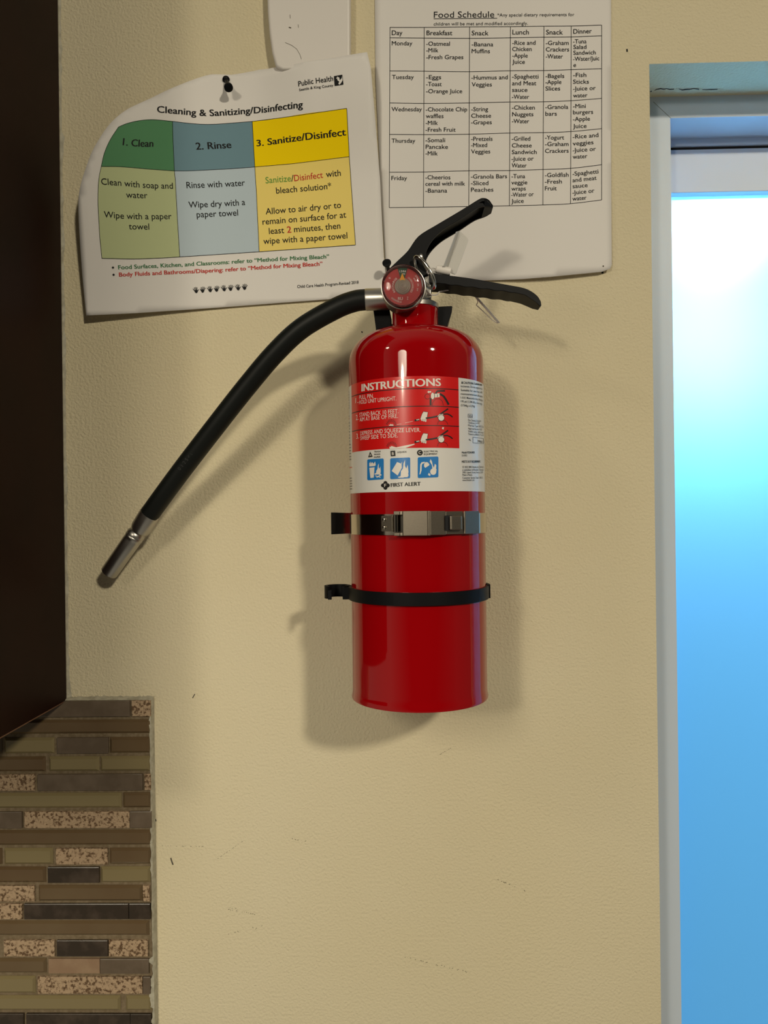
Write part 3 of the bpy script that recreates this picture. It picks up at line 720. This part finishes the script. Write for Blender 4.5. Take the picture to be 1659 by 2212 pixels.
def flame(cx, cy, dy):
    rr = random.Random(2)
    for k in range(9):
        a = math.radians(-170 + k * 20); r1, r2 = 7, 12
        st([(cx + r1 * math.cos(a), cy + 4 + r1 * 0.9 * math.sin(a)), (cx + r2 * math.cos(a + 0.12) * .95, cy + 4 + r2 * math.sin(a + 0.12)), (cx + r2 * .8 * math.cos(a - 0.05), cy + 4 + (r2 - 1) * math.sin(a - 0.1))], 0.8, K_)
    pl([(cx - 5, cy + 6), (cx - 4.5, cy + 3), (cx - 3, cy + 4.5), (cx - 1, cy + 1.6), (cx + 0.6, cy + 4), (cx + 2.4, cy + 1.8), (cx + 3.4, cy + 4.4), (cx + 5, cy + 3), (cx + 5, cy + 6)], WH)
squeeze(0); squeeze(242)
flame(*A(546, 590), 0); flame(*A(552, 838), 0)
st([A(608, 608), A(660, 600)], 0.7, WH); st([A(700, 590), A(788, 570)], 0.7, WH)
pl([Bc(560, 250), Bc(806, 200), Bc(806, 210), Bc(705, 248)], WH); pl([Bc(525, 262), Bc(545, 225), Bc(600, 240), Bc(650, 247)], WH)
pl([A(1112, 632), A(1120, 640), A(1134, 636), A(1128, 664), A(1108, 650), A(1116, 648)], WH)
b.build('step_picture', [LABK, LABP, LABR], lab, smooth='flat_print')
# class icons
b = MB()
pl([Bc(290, 352), Bc(340, 345), Bc(312, 288)], K_); tx('A', [Bc(303, 341), Bc(326, 338)], 4.6, 0.03, WH)
st([Bc(540, 311), Bc(592, 307)], 11.8, K_); text(b, DR, 'B', [Bc(556, 327), Bc(577, 325)], 6.2, 0.0004, 0.03, WH)
pl(circ(*Bc(866, 300), 6.2), K_); text(b, DR, 'C', [Bc(853, 317), Bc(880, 315)], 6.4, 0.0004, 0.03, WH)
tx('TRASH', [Bc(355, 299), Bc(427, 294)], 3.3, 0.03); tx('WOOD', [Bc(355, 329), Bc(425, 325)], 3.3, 0.03); tx('PAPER', [Bc(356, 360), Bc(427, 355)], 3.3, 0.03)
tx('LIQUIDS', [Bc(616, 305), Bc(718, 299)], 3.6, 0.03); tx('ELECTRICAL', [Bc(911, 297), Bc(1067, 292)], 3.6, 0.03); tx('EQUIPMENT', [Bc(911, 327), Bc(1062, 323)], 3.6, 0.03)
b.build('class_lettering', [LABK, LABP], lab, smooth='flat_print')
def rsq(x0, x1, y0, y1, sl):
    r = 14; pts = []
    for cx, cy, a in ((x1 - r, y1 - r, 0), (x0 + r, y1 - r, 90), (x0 + r, y0 + r, 180), (x1 - r, y0 + r, 270)):
        for k in range(4):
            an = math.radians(a + k * 30); X = cx + r * math.cos(an); pts.append(Bc(X, cy + r * math.sin(an) - (X - (x0 + x1) / 2) * sl))
    return pts
def icon(sq, shapes):
    b_ = MB(); poly(b_, DR, sq, 0.00028, 0, 0.0025)
    for s in shapes: poly(b_, DR, [Bc(*p) for p in s], 0.0004, 1, 0.002)
    b_.build('hazard_icon', [LABB, LABP], lab, smooth='flat_print')
def fl(cx, y, w_, h_): return [(cx - w_, y), (cx - w_ * .9, y - h_ * .35), (cx - w_ * .4, y - h_ * .5), (cx - w_ * .25, y - h_ * .8), (cx + w_ * .15, y - h_), (cx + w_ * .1, y - h_ * .65), (cx + w_ * .45, y - h_ * .5), (cx + w_ * .8, y - h_ * .72), (cx + w_, y - h_ * .3), (cx + w_ * .8, y)]
icon(rsq(279, 463, 370, 604, 0.06), [
    [(303, 470), (362, 463), (353, 580), (316, 584)], [(304, 455), (303, 420), (318, 400), (318, 425), (335, 405), (352, 425), (368, 398), (376, 440), (362, 450)],
    fl(405, 545, 26, 125), [(362, 535), (400, 520), (440, 550), (436, 558), (400, 540), (366, 548)], [(380, 575), (436, 540), (440, 550), (388, 582)], [(372, 555), (430, 572), (426, 580), (370, 563)]])
icon(rsq(535, 758, 358, 592, 0.05), [
    [(552, 505), (612, 405), (662, 425), (665, 470), (618, 555)], fl(695, 575, 44, 195), [(622, 572), (660, 560), (740, 545), (738, 560), (680, 580), (630, 582)], [(655, 430), (668, 400), (668, 420)]])
icon(rsq(842, 1072, 347, 580, 0.04), [
    [(860, 545), (868, 490), (870, 430), (885, 408), (918, 402), (922, 415), (892, 425), (886, 445), (884, 500), (872, 540)],
    [(912, 428), (930, 405), (955, 410), (972, 432), (965, 445), (925, 470), (912, 455)], [(1014 + 34 * math.cos(a / 10 * math.pi), 513 + 36 * math.sin(a / 10 * math.pi)) for a in range(20)],
    [(1005, 480), (1000, 440), (975, 400), (985, 372), (1000, 400), (1008, 440), (1020, 470), (1032, 425), (1048, 440), (1045, 480), (1055, 500)], [(955, 550), (965, 525), (985, 545), (978, 562)]])
# maker's mark
b = MB()
tx('FIRST ALERT', [Bc(544, 684), Bc(710, 674), Bc(873, 668)], 8.0, 0.055)
cx, cy = Bc(482, 666)
for k in range(4):
    a = math.pi / 2 * k
    c, s = math.cos(a), math.sin(a)
    pl([(cx + c * x - s * y, cy + s * x + c * y) for x, y in ((0, -1.2), (6.0, -4.4), (8.6, -2.6), (9.6, 0), (8.6, 2.6), (6.0, 4.4), (0, 1.2))], K_)
    a += math.pi / 4; c, s = math.cos(a), math.sin(a)
    pl([(cx + c * x - s * y, cy + s * x + c * y) for x, y in ((0, -2.4), (6.4, -1.4), (6.4, 1.4), (0, 2.4))], K_)
text(b, DR, 'F', [(cx - 2.2, cy + 3.4), (cx + 2.2, cy + 3.0)], 6.6, 0.00042, 0.02, WH)
b.build('maker_mark', [LABK, LABP], lab, smooth='flat_print')
# small print
b = MB()
pl([A(1326, 148), A(1346, 150), A(1336, 118)], K_)
sl = lambda y, e=1570, s=1322: [A(s, y), A(s + (e - s) * .5, y + 8), A(e, y + 33 * ((e - s) / 245.0) ** 2)]
tx('CAUTION: Contents under', sl(150, 1560, 1350), 4.6, 0.02)
for s_, y, e in (('incinerate. Do not expose to heat', 188, 1562), ('Suitable for use from -40\u00b0F', 232, 1562), ('monoammonium phosphate', 274, 1565), ('1-0-0. Muscovite mica, Attapulgite', 316, 1566), ('195 psi (1,344 kPa). Gross weight', 358, 1560), ('(3.764kg \u00b1 0.27kg)', 400, 1478)):
    tx(s_, sl(y, e), 4.4, 0.004)
tx('2024', [A(1408, 523), A(1446, 526)], 4.4); st([A(1402, 490), A(1450, 493), A(1450, 532), A(1402, 529)], 0.6, K_, True)
for s_, y, e in (('Dry Chemical Extinguisher', 566, 1548), ('Classification 3-A:10-B:C', 594, 1532), ('Marine Type USCG Type', 626, 1575), ('Approval Number 162.028', 660, 1558), ('Valid only with bracket', 692, 1575), ('Tested to ANSI/UL 711 and 299', 722, 1575)):
    tx(s_, sl(y, e, 1404), 4.0, 0.0)
tx('No.', [A(1412, 788), A(1436, 790)], 4.2); st([A(1456, 748), A(1575, 764), A(1575, 822), A(1456, 812)], 0.7, K_, True); tx('298603', [A(1506, 805), A(1564, 814)], 4.8)
g = lambda y, e, s=1334: [Bc(s, y), Bc((s + e) / 2, y - 1), Bc(e, y - 2)]
tx('Model FE3A10GR', g(310, 1475), 4.4, 0.02); tx('EX3822', g(342, 1392), 4.0); tx('MEETS DOT REQUIREMENTS', g(413, 1538), 4.6, 0.02)
for s_, y, e in (('\u00a9 2022 BRK Brands, Inc. Distributed by', 472, 1578), ('a subsidiary of Resideo Technologies', 503, 1575), ('3901 Liberty Street, Aurora, IL 60504', 532, 1568), ('Made in Mexico.', 560, 1452), ('Customer Service Team 1-800-323', 592, 1565), ('www.firstalert.com', 618, 1474)):
    tx(s_, g(y, e, 1340), 4.2, 0.0)
b.build('small_print', [LABK, LABP], lab, smooth='flat_print')
b = MB(); r = random.Random(11)                                      # illegible lines at the left edge of the label
for grp in ((245, 440, 30), (515, 560, 30), (590, 830, 34)):
    for y in range(grp[0], grp[1], grp[2]): st([A(48 + y * .025, y + r.uniform(-3, 3)), A(70 + y * .02, y - 4)], 2.2, 0 if y != 545 else 2)
for y in list(range(215, 400, 33)) + list(range(590, 730, 30)): st([Bc(60 + y * .01, y), Bc(88 + y * .03, y - 6)], 2.2, 0)
st([Bc(64, 470), Bc(108, 464)], 2.4, 2)
b.build('edge_print', [LABG, LABP, LABR], lab, smooth='flat_print')

# neck ring and valve
b = MB(); b.lathe([(0.0172, znt - 0.0004), (0.0188, znt - 0.0002), (0.0190, znt + 0.0030), (0.0178, znt + 0.0040), (0.012, znt + 0.0042)], (AXx, AXy, 0), seg=48); b.build('neck_ring', ALU, ext, smooth=True)
zg = P(870, 621, -0.108).z; xg = P(870, 621, -0.108).x
b = MB()
b.lathe([(0.0135, znt + 0.0035), (0.0142, znt + 0.006), (0.0142, znt + 0.024), (0.011, znt + 0.028), (0.011, znt + 0.034)], (AXx - 0.001, AXy, 0), seg=40)
b.box(xg - 0.006, AXx + 0.013, AXy - 0.011, AXy + 0.011, znt + 0.006, znt + 0.030)
b.build('valve_body', ALU, ext, bevel=0.0012)
# gauge, facing the room and slightly turned down-left
gax = Vector((0.02, -1, -0.03)).normalized(); gb = Vector((xg, -0.090, zg)); gc = Vector((xg, -0.110, zg))
b = MB(); b.lathe([(0.0100, -0.006), (0.0155, -0.004), (0.0162, 0.004), (0.0166, 0.016), (0.0171, 0.018), (0.0172, 0.0205), (0.0170, 0.0212), (0.0166, 0.0213), (0.0163, 0.0207), (0.0162, 0.0178), (0.0002, 0.0178)], gb, gax, 56, cap=False)
gau = b.build('pressure_gauge', ALU, ext, smooth=True, label='round red dialled pressure gauge in a metal rim')
GD = Flat(-0.1085)
gx_, gz_ = P(870, 619, -0.1085).x, P(870, 619, -0.1085).z
def ring_px(r, a): return Vector((gx_ + r * math.sin(a), gz_ + r * math.cos(a)))     # a clockwise from the top
def arc_poly(r0, r1, a0_, a1_, n=24):
    return [ring_px(r1, a0_ + (a1_ - a0_) * k_ / n) for k_ in range(n + 1)] + [ring_px(r0, a1_ + (a0_ - a1_) * k_ / n) for k_ in range(n + 1)]
b = MB(); fill(b, GD, [ring_px(0.0147, -2 * math.pi * k_ / 48) for k_ in range(48)], 0.004, 0.0004); b.build('dial', DIALR, gau, smooth='flat_print')
b = MB(); b.lathe([(0.0147, 0.0002), (0.0149, 0.0014), (0.0154, 0.0016), (0.0158, 0.0030), (0.0162, 0.0034), (0.0161, 0.0)], Vector((gx_ * .4 + xg * .6, -0.1086, gz_ * .4 + zg * .6)), (0, -1, 0), 56, cap=False); b.build('dial_rim', RIMR, gau, smooth=True, label='dark red inner rim')
b = MB(); fill(b, GD, arc_poly(0.0062, 0.0145, -0.27, 0.27), 0.003, 0.0006); b.build('dial_zone', DIALG, gau, smooth='flat_print', label='green band at the top of the dial')
def arctext(b_, s, r, a0_, a1_, h, flip=False):
    vs, fs = glyphs(s, 0.005); x0 = min(x for x, y in vs); x1 = max(x for x, y in vs); o2 = []
    for x, y in vs:
        a = a0_ + (a1_ - a0_) * (x - x0) / (x1 - x0); rr = r + (y / CAPH * h) * (-1 if flip else 1)
        p = ring_px(rr, a); o2.append(GD.to3(p.x, p.y, 0.0008))
    b_.add(o2, fs)
b = MB()
arctext(b, 'OVERCHARGED', 0.0070, 0.55, 2.25, 0.0014); arctext(b, 'RECHARGE', 0.0070, -2.2, -0.62, 0.0014)
arctext(b, '1344', 0.0108, -0.20, 0.22, 0.0015); arctext(b, '195', 0.0088, -0.05, 0.2, 0.0013); arctext(b, '2700', 0.0121, 0.88, 1.18, 0.0013); arctext(b, '400', 0.0099, 0.93, 1.22, 0.0012); arctext(b, 'kPa', 0.0112, 1.42, 1.6, 0.0012); arctext(b, 'psi', 0.0112, 1.72, 1.9, 0.0012)
arctext(b, '0', 0.0112, -1.05, -0.95, 0.0014)
arctext(b, 'UNDERWRITERS LAB', 0.0128, -2.35, -3.05, 0.0012, True)
text(b, GD, 'RU', [(860, 649), (870, 648.6)], 6.4, 0.0008, 0.03); text(b, GD, 'Z', [(879, 648), (882, 648)], 6.0, 0.0008, 0.0)
b.build('dial_lettering', LABP, gau, smooth='flat_print')
b = MB(); b.add([GD.to3(*q, 0.0016) for q in (ring_px(0.0046, -0.55), ring_px(0.0100, -0.03), ring_px(0.0046, 0.45))] + [GD.to3(*q, 0.0011) for q in (ring_px(0.0046, -0.55), ring_px(0.0100, -0.03), ring_px(0.0046, 0.45))], [(0, 2, 1), (3, 4, 5), (0, 1, 4, 3), (1, 2, 5, 4), (2, 0, 3, 5)]); b.build('needle', NEEDLE, gau)
b = MB(); hc = Vector((gx_, -0.1088, gz_)); pr = []
for k_ in range(9): pr.append((0.0064 - k_ * 0.00065, 0.0004 + (k_ % 2) * 0.0005 + k_ * 0.00022))
b.lathe(pr + [(0.0004, 0.0030)], hc, (0, -1, 0), 40); b.build('dial_hub', HUB, gau, smooth=True)
b = MB()
pr = [(0.0161, 0.0)] + [(0.0160 * math.cos(a / 8 * math.pi / 2) + 0.0001, 0.0005 + 0.0030 * math.sin(a / 8 * math.pi / 2)) for a in range(9)]
pr2 = [(max(0.0001, r_ - 0.0008), t_ - 0.0008) for r_, t_ in pr[::-1]]
b.lathe(pr + pr2, (xg, -0.1108, zg), gax, 48, cap=False); b.build('lens', LENS, gau, smooth=True)

# hose
b = MB(); cpl = P(832, 646, -0.082); cpe = P(788, 647.5, -0.082)
b.lathe([(0.0070, -0.012), (0.0087, -0.010), (0.0087, (cpe - cpl).length - 0.001), (0.0082, (cpe - cpl).length)], cpl, cpe - cpl, 40)
b.build('hose_coupling', ALU, ext, smooth=True)
hp = [(791, 647.3, -0.082), (765, 651, -0.082), (724, 667, -0.081), (652, 709, -0.077), (594, 763, -0.072), (533, 835, -0.065), (467, 919, -0.057), (397, 1010, -0.047), (350, 1073.5, -0.040), (323, 1111, -0.036)]
b = MB(); b.tube([P(*q) for q in hp], 0.0084, 28, smooth=8); hose = b.build('hose', RUBBER, ext, smooth=True)
b = MB(); dgt = 0.0
for i_, ch in enumerate('01254600'):                                    # raised figures along the hose
    if ch == ' ': continue
    t = i_ / 7.0; c_ = P(388 + (424 - 388) * t, 1013 - (1013 - 966) * t, -0.0557 - 0.0042 * t)
    vs, fs = glyphs(ch, 0.0); an = math.radians(52); o2 = []
    for x, y in vs:
        X = (x - 0.25) * 0.0042; Y = (y - 0.3) * 0.0042
        o2.append(c_ + Vector((X * math.cos(an) - Y * math.sin(an), 0.0, X * math.sin(an) + Y * math.cos(an))))
    b.add(o2, fs)
b.build('hose_figures', RUBBER, hose, smooth='flat_print')
f0, f1 = P(326, 1107, -0.0355), P(302, 1145.5, -0.030)
n0, n1 = P(303, 1141, -0.030), P(235, 1238, -0.021)
b = MB(); L = (f1 - f0).length
b.lathe([(0.0078, 0), (0.0087, 0.0002), (0.0090, 0.004), (0.0090, L - 0.003), (0.0082, L - 0.0005), (0.0062, L)], f0, f1 - f0, 40); b.build('hose_ferrule', ALU, ext, smooth=True)
b = MB(); L = (n1 - n0).length
b.lathe([(0.0055, 0), (0.0055, 0.003), (0.0068, 0.0040), (0.0079, 0.0060), (0.0081, 0.0075), (0.0074, 0.0083), (0.0080, 0.0092), (0.0081, 0.0105), (0.0076, 0.0115), (0.0078, 0.013), (0.0076, L - 0.001), (0.0070, L), (0.0050, L), (0.0048, L - 0.02), (0.0001, L - 0.02)], n0, n1 - n0, 40)
b.build('nozzle', ALU, ext, smooth=True)

def round_tip(b_, xt, L, y0, y1):            # narrow the plan towards the tip
    ym = (y0 + y1) / 2; o2 = []
    for x, y, z in b_.v:
        t = max(0.0, min(1.0, (x - (xt - L)) / L)); k_ = max(0.40, math.sqrt(1 - t * t * 0.98))
        o2.append((x, ym + (y - ym) * k_, z))
    b_.v = o2
# upper handle: inverted channel
YH0, YH1 = -0.0945, -0.0660
topc = cat2([(839, 582), (860, 562), (881, 541.5), (904, 510), (942, 486), (982.5, 462), (1008, 446.6), (1033, 431), (1044, 426.2), (1058, 427.6), (1068, 434.5)], 4)
lowc = cat2([(1067.5, 440), (1058, 442), (1033, 448), (995, 473), (957, 496), (932, 521), (920, 546.6), (919, 575), (926, 590)], 4)
fl_ = Q(topc + lowc + [(900, 603), (856, 603)], YH0); fl_.reverse()
b = MB(); b.prism(fl_, YH0, YH0 + 0.0024); b.prism(fl_, YH1 - 0.0024, YH1)
tc_ = Q(topc, YH0); wv = []
for i, p in enumerate(tc_):
    a = Vector(tc_[max(0, i - 1)]); c = Vector(tc_[min(len(tc_) - 1, i + 1)]); d = (c - a).normalized(); nn = Vector((d.y, -d.x)); wv.append((p[0] + nn.x * 0.0026, p[1] + nn.y * 0.0026))
b.prism([tuple(p) for p in (tc_ + wv[::-1])][::-1], YH0 + 0.0002, YH1 - 0.0002)
ns = Q([p for p in topc if p[0] > 1046] + [p for p in lowc if p[0] > 1046], YH0); ns.reverse()
b.prism(ns, YH0 - 0.0003, YH1 + 0.0003)
bs = Q([(839, 582), (860, 562), (881, 541.5), (904, 512), (921, 545), (921, 577), (928, 592), (900, 603), (856, 603)], YH0); bs.reverse()
b.prism(bs, YH0 + 0.0024, YH1 - 0.0024)
round_tip(b, P(1069, 435, YH0).x, 0.014, YH0, YH1)
b.build('carry_handle', BLACKP, ext, bevel=0.0007)
# lower lever
lt = cat2([(927, 586), (937, 589.6), (970, 594.7), (1008, 599.7), (1046, 606), (1096.5, 615), (1134, 622.5), (1160, 634), (1171, 643.5), (1173.5, 654)], 4)
lb = [(1170.5, 657.5), (1160, 651), (1134, 637.5)]
for k_ in range(0, 33):
    u = 1112 - k_ * 5.0
    wob = 0.9 * math.sin((1112 - u) / 33.0 * 2 * math.pi) if u > 960 else 0
    lb.append((u, 632.5 - (1112 - u) * 0.125 + wob))
lv = Q(lt + lb + [(927, 611)], -0.0935); lv.reverse()
b = MB(); b.prism(lv, -0.0935, -0.0685); round_tip(b, P(1174, 655, -0.0935).x, 0.016, -0.0935, -0.0685); b.build('squeeze_lever', BLACKP, ext, bevel=0.0012, segs=3)
# hinge and lock pin
b = MB(); yR = -0.100
c0 = P(917, 589, yR); dirM = (P(937, 622, yR) - P(897, 556, yR)); mj = dirM.length / 2; dm = dirM.normalized(); dn = Vector((0.55, -0.80, 0.12)); dn = (dn - dm * dn.dot(dm)).normalized()
b.tube([c0 + dm * (mj * math.cos(2 * math.pi * t_ / 24)) + dn * (0.0062 * math.sin(2 * math.pi * t_ / 24)) for t_ in range(24)], 0.0014, 12, closed=True, smooth=3)
pn = b.build('pull_pin', CHROME, ext, smooth=True, label='chrome safety pin ring')
b = MB(); b.tube([P(908, 553, -0.101), P(914, 566, -0.099), P(925, 588, -0.094), P(930, 598, -0.088)], 0.00135, 14, smooth=4)
b.lathe([(0.0002, -0.0006), (0.0016, -0.0004), (0.0019, 0.0004), (0.0016, 0.0014), (0.0002, 0.0016)], P(908, 553, -0.101), (0.2, -1, 0.1), 24); b.build('pin_shaft', CHROME, pn, smooth=True)
# tamper seal
yT = -0.088
b = MB(); tg = Q([(989, 500), (993, 498.3), (1009, 512.5), (1012, 518), (1009, 527), (986, 589), (983, 592.5), (975, 590), (963, 580)], yT); tg.reverse(); b.prism(tg, yT, yT + 0.0009)
fo = [P(991, 498.5, yT), P(966, 580, yT), P(957, 575, yT - 0.007), P(985, 500.5, yT - 0.007)]
b.add(fo + [p + Vector((0.0006, 0.0003, 0)) for p in fo], [(0, 3, 2, 1), (4, 5, 6, 7), (0, 4, 7, 3), (3, 7, 6, 2), (2, 6, 5, 1), (1, 5, 4, 0)])
seal = b.build('tamper_seal', SEALP, ext, bevel=0.0002, label='white plastic tamper seal flag')
b = MB(); b.lathe([(0.0015, -0.0003), (0.0030, 0), (0.0032, 0.0012), (0.0032, 0.0105), (0.0028, 0.0115)], P(942.5, 581, yT - 0.002), P(972, 587, yT - 0.002) - P(942.5, 581, yT - 0.002), 24); b.build('seal_barrel', WHITEP, seal, smooth=True)
b = MB()
b.tube([P(943, 582, -0.090), P(936, 579, -0.094), P(929, 582, -0.099), P(923, 587, -0.1015), P(926, 591, -0.099), P(936, 585, -0.095), P(943, 584, -0.0905)], 0.0005, 8)
b.tube([P(922, 627, -0.094), P(926, 633.5, -0.093), P(936, 637.5, -0.091), P(944, 636, -0.088), P(949, 630, -0.084)], 0.0005, 8)
b.tube([P(949, 630, -0.084), P(985, 625, -0.075), P(1022, 634, -0.066)], 0.0005, 8)
pa, pb_ = P(1022, 634, -0.066), P(1077, 696.5, -0.052)
for ph in (0, math.pi):
    b.tube([pa.lerp(pb_, t_ / 80) + Vector((0.0006 * math.cos(t_ * 0.9 + ph), 0.0006 * math.sin(t_ * 0.9 + ph), 0.0004 * math.sin(t_ * 0.9 + ph)))  for t_ in range(81)], 0.0006, 6, smooth=1)
b.tube([pb_, P(1073, 697, -0.051), P(1060, 688, -0.050), P(1042, 671, -0.050), P(1029, 659, -0.052)], 0.0004, 8)
b.tube([P(1029, 659, -0.052), P(1032, 650, -0.058), P(1022, 634, -0.066)], 0.0004, 8)
b.build('seal_cord', WHITEP, seal, smooth=True)
# hose clip: black band round the cylinder with an open hook
zk0 = P(902, 1291, -0.08).z; zk1 = P(902, 1265, -0.08).z
def band(b_, r0, r1, z0, z1, a_from, a_to, n=72, cx=AXx, cy=AXy):
    vs = []; fs = []
    for k_ in range(n + 1):
        a = a_from + (a_to - a_from) * k_ / n; s, c = math.sin(a), -math.cos(a)
        for r_, z_ in ((r0, z0), (r1, z0), (r1, z1), (r0, z1)): vs.append((cx + r_ * s, cy + r_ * c, z_))
    for k_ in range(n):
        for j in range(4): fs.append((4 * k_ + j, 4 * k_ + (j + 1) % 4, 4 * k_ + 4 + (j + 1) % 4, 4 * k_ + 4 + j))
    fs += [(0, 1, 2, 3), (4 * n + 3, 4 * n + 2, 4 * n + 1, 4 * n)]
    b_.add(vs, fs)
b = MB(); band(b, R0 + 0.0001, R0 + 0.0022, zk0, zk1, -math.pi, math.pi * 0.999)
band(b, R0 + 0.001, R0 + 0.0027, zk0 + 0.0001, zk1 - 0.0001, -0.36, 0.94, 12); band(b, R0 + 0.001, R0 + 0.0034, zk0 - 0.0006, zk1 + 0.0006, 1.5, 1.62, 6); band(b, R0 + 0.001, R0 + 0.0036, zk0 - 0.0006, zk1 + 0.0006, 1.63, 2.2, 12)
b.build('hose_clip_band', BLACKP, ext, smooth=True)
hx = (P(700, 1270, -0.075).x + P(757, 1270, -0.075).x) / 2; hr = (P(757, 1270, -0.075).x - P(700, 1270, -0.075).x) / 2
b = MB(); band(b, hr - 0.0024, hr, zk0 - 0.0003, zk1 + 0.0002, math.radians(38), math.radians(322), 40, hx, -0.072)
b.box(hx - hr * 0.66, hx - hr * 0.40, -0.072 - hr * 0.86, -0.072 - hr * 0.55, zk0 - 0.0008, zk1 - 0.003)
b.box(hx + hr * 0.44, hx + hr + 0.003, -0.072 - hr * 0.80, -0.072 - hr * 0.4, zk0 - 0.0008, zk1 - 0.0005)
b.build('hose_hook', BLACKP, ext, smooth=True)

# ------------------------------------------------------------------ wall bracket
br = thing('wall_bracket', (AXx, 0, P(902, 1130).z), 'black and steel wall bracket with a metal strap clasped around the red extinguisher', 'bracket')
b = MB(); b.box(AXx - 0.02, AXx + 0.02, -0.0255, -0.0003, zbot + 0.03, znt + 0.002); b.build('back_plate', BLACKP, br, bevel=0.001)
def prong(front, back_in):
    q = Q(front, -0.072); q.reverse(); b_ = MB(); b_.prism(q, -0.072, -0.0555); b_.prism([(x * 0.999, z) for x, z in q], -0.0555, -0.02); b_.build('neck_fork', BLACKP, br, bevel=0.0008)
prong([(806, 667), (841, 665), (846, 690), (845, 722), (813, 722), (811, 700)], 0)
prong([(944, 662), (977.5, 660.5), (976, 674), (967, 700), (965, 716), (940, 716), (940, 690)], 0)
b = MB(); zf = P(902, 716, -0.06).z; b.box(P(812, 700, -0.05).x, P(966, 700, -0.05).x, -0.026, -0.0203, zf - 0.006, zf + 0.012); b.build('fork_crossbar', BLACKP, br)
zs0 = P(902, 1151, -0.08).z; zs1 = P(902, 1109.5, -0.08).z
b = MB(); band(b, R0 + 0.0002, R0 + 0.0011, zs0, zs1, -1.35, 2.3, 60); b.build('strap', STEELP, br, smooth=True)
b = MB(); xl = P(715, 1130, -0.066).x
b.add([(xl, -0.066, zs0 - 0.0008), (xl, -0.066, zs1 + 0.0018), (AXx - 0.048, -0.062, zs1 + 0.0010), (AXx - 0.048, -0.062, zs0)], [(0, 3, 2, 1)])
b.add([(xl, -0.066, zs0 - 0.0008), (xl, -0.066, zs1 + 0.0018), (xl + 0.001, -0.0255, zs1 + 0.0018), (xl + 0.001, -0.0255, zs0 - 0.0008)], [(0, 1, 2, 3)])
b.add([(xl, -0.0255, zs0), (xl, -0.0255, zs1), (AXx, -0.0255, zs1), (AXx, -0.0255, zs0)], [(0, 3, 2, 1)])
b.build('strap_wing', STEELP, br, solid=0.0010)
def cyl_pt(u, rr, z):                      # point at radius rr lying on the sight line of column u at the strap's height
    d = Drum(AXx, AXy, rr); a = d.px(u, 1130).x / rr; return Vector((AXx + rr * math.sin(a), AXy - rr * math.cos(a), z))
def plate(b_, cols, z0, z1, th=0.0011):
    for (u0, r0), (u1, r1) in zip(cols, cols[1:]):
        p = cyl_pt(u0, r0, 0); q = cyl_pt(u1, r1, 0); n = Vector((q.y - p.y, -(q.x - p.x), 0)).normalized()
        vs = []
        for pt in (p, q):
            for off in (0, -th):
                for z in (z0, z1): vs.append((pt.x + n.x * off, pt.y + n.y * off, z))
        b_.add(vs, [(0, 4, 5, 1), (2, 3, 7, 6), (0, 2, 6, 4), (1, 5, 7, 3), (0, 1, 3, 2), (4, 6, 7, 5)])
zl0 = P(902, 1157.5, -0.14).z; zl1 = P(902, 1103.5, -0.14).z; zmid = (zl0 + zl1) / 2; hh = (zl1 - zl0)
b = MB()
plate(b, [(850, R0 + .0056), (863, R0 + .0058)], zl0, zl0 + hh * 0.13); plate(b, [(850, R0 + .0056), (863, R0 + .0058)], zl1 - hh * 0.16, zl1)
plate(b, [(863, R0 + .0058), (870, R0 + .0059)], zl0, zl0 + hh * 0.13); plate(b, [(863, R0 + .0058), (870, R0 + .0059)], zl1 - hh * 0.16, zl1)
plate(b, [(870, R0 + .0059), (924, R0 + .0068), (930, R0 + .0068)], zl0, zl1)
plate(b, [(930, R0 + .0068), (963, R0 + .0042)], zl0 + 0.0003, zl1 - 0.0003); plate(b, [(963, R0 + .0042), (1001, R0 + .0036), (1005, R0 + .0046), (1036, R0 + .0040)], zl0 + 0.0006, zl1 - 0.0006)
cl = b.build('clasp', STEEL, br, bevel=0.0005)
b = MB(); plate(b, [(962, R0 + .0058), (977, R0 + .0055)], zmid - hh * .30, zmid + hh * .30, 0.0006); b.build('clasp_slot', DARK, cl)
b = MB(); plate(b, [(971, R0 + .0075), (975, R0 + .0084), (997, R0 + .0080), (999, R0 + .0066)], zmid - hh * .28, zmid + hh * .28, 0.0014); b.build('clasp_tongue', STEEL, cl, bevel=0.0006)
b = MB(); plate(b, [(823, R0 + .0026), (848, R0 + .0034)], zmid - hh * .32, zmid + hh * .32); b.build('hinge_leaf', STEEL, cl, bevel=0.0008)
b = MB(); hpt = cyl_pt(855, R0 + .0045, zmid); b.lathe([(0.0001, -hh * .34), (0.0022, -hh * .34), (0.0022, hh * .34), (0.0001, hh * .34)], hpt, (0, 0, 1), 20); b.build('hinge_barrel', STEELP, cl, smooth=True)
for dz in (-0.16, 0.16):
    b = MB(); c_ = cyl_pt(830, R0 + .0030, zmid + hh * dz); nrm = (c_ - Vector((AXx, AXy, c_.z))).normalized(); b.lathe([(0.0014, 0), (0.0013, 0.0005), (0.0006, 0.0009), (0.0001, 0.0009)], c_, nrm, 16); b.build('rivet', STEELP, cl, smooth=True)
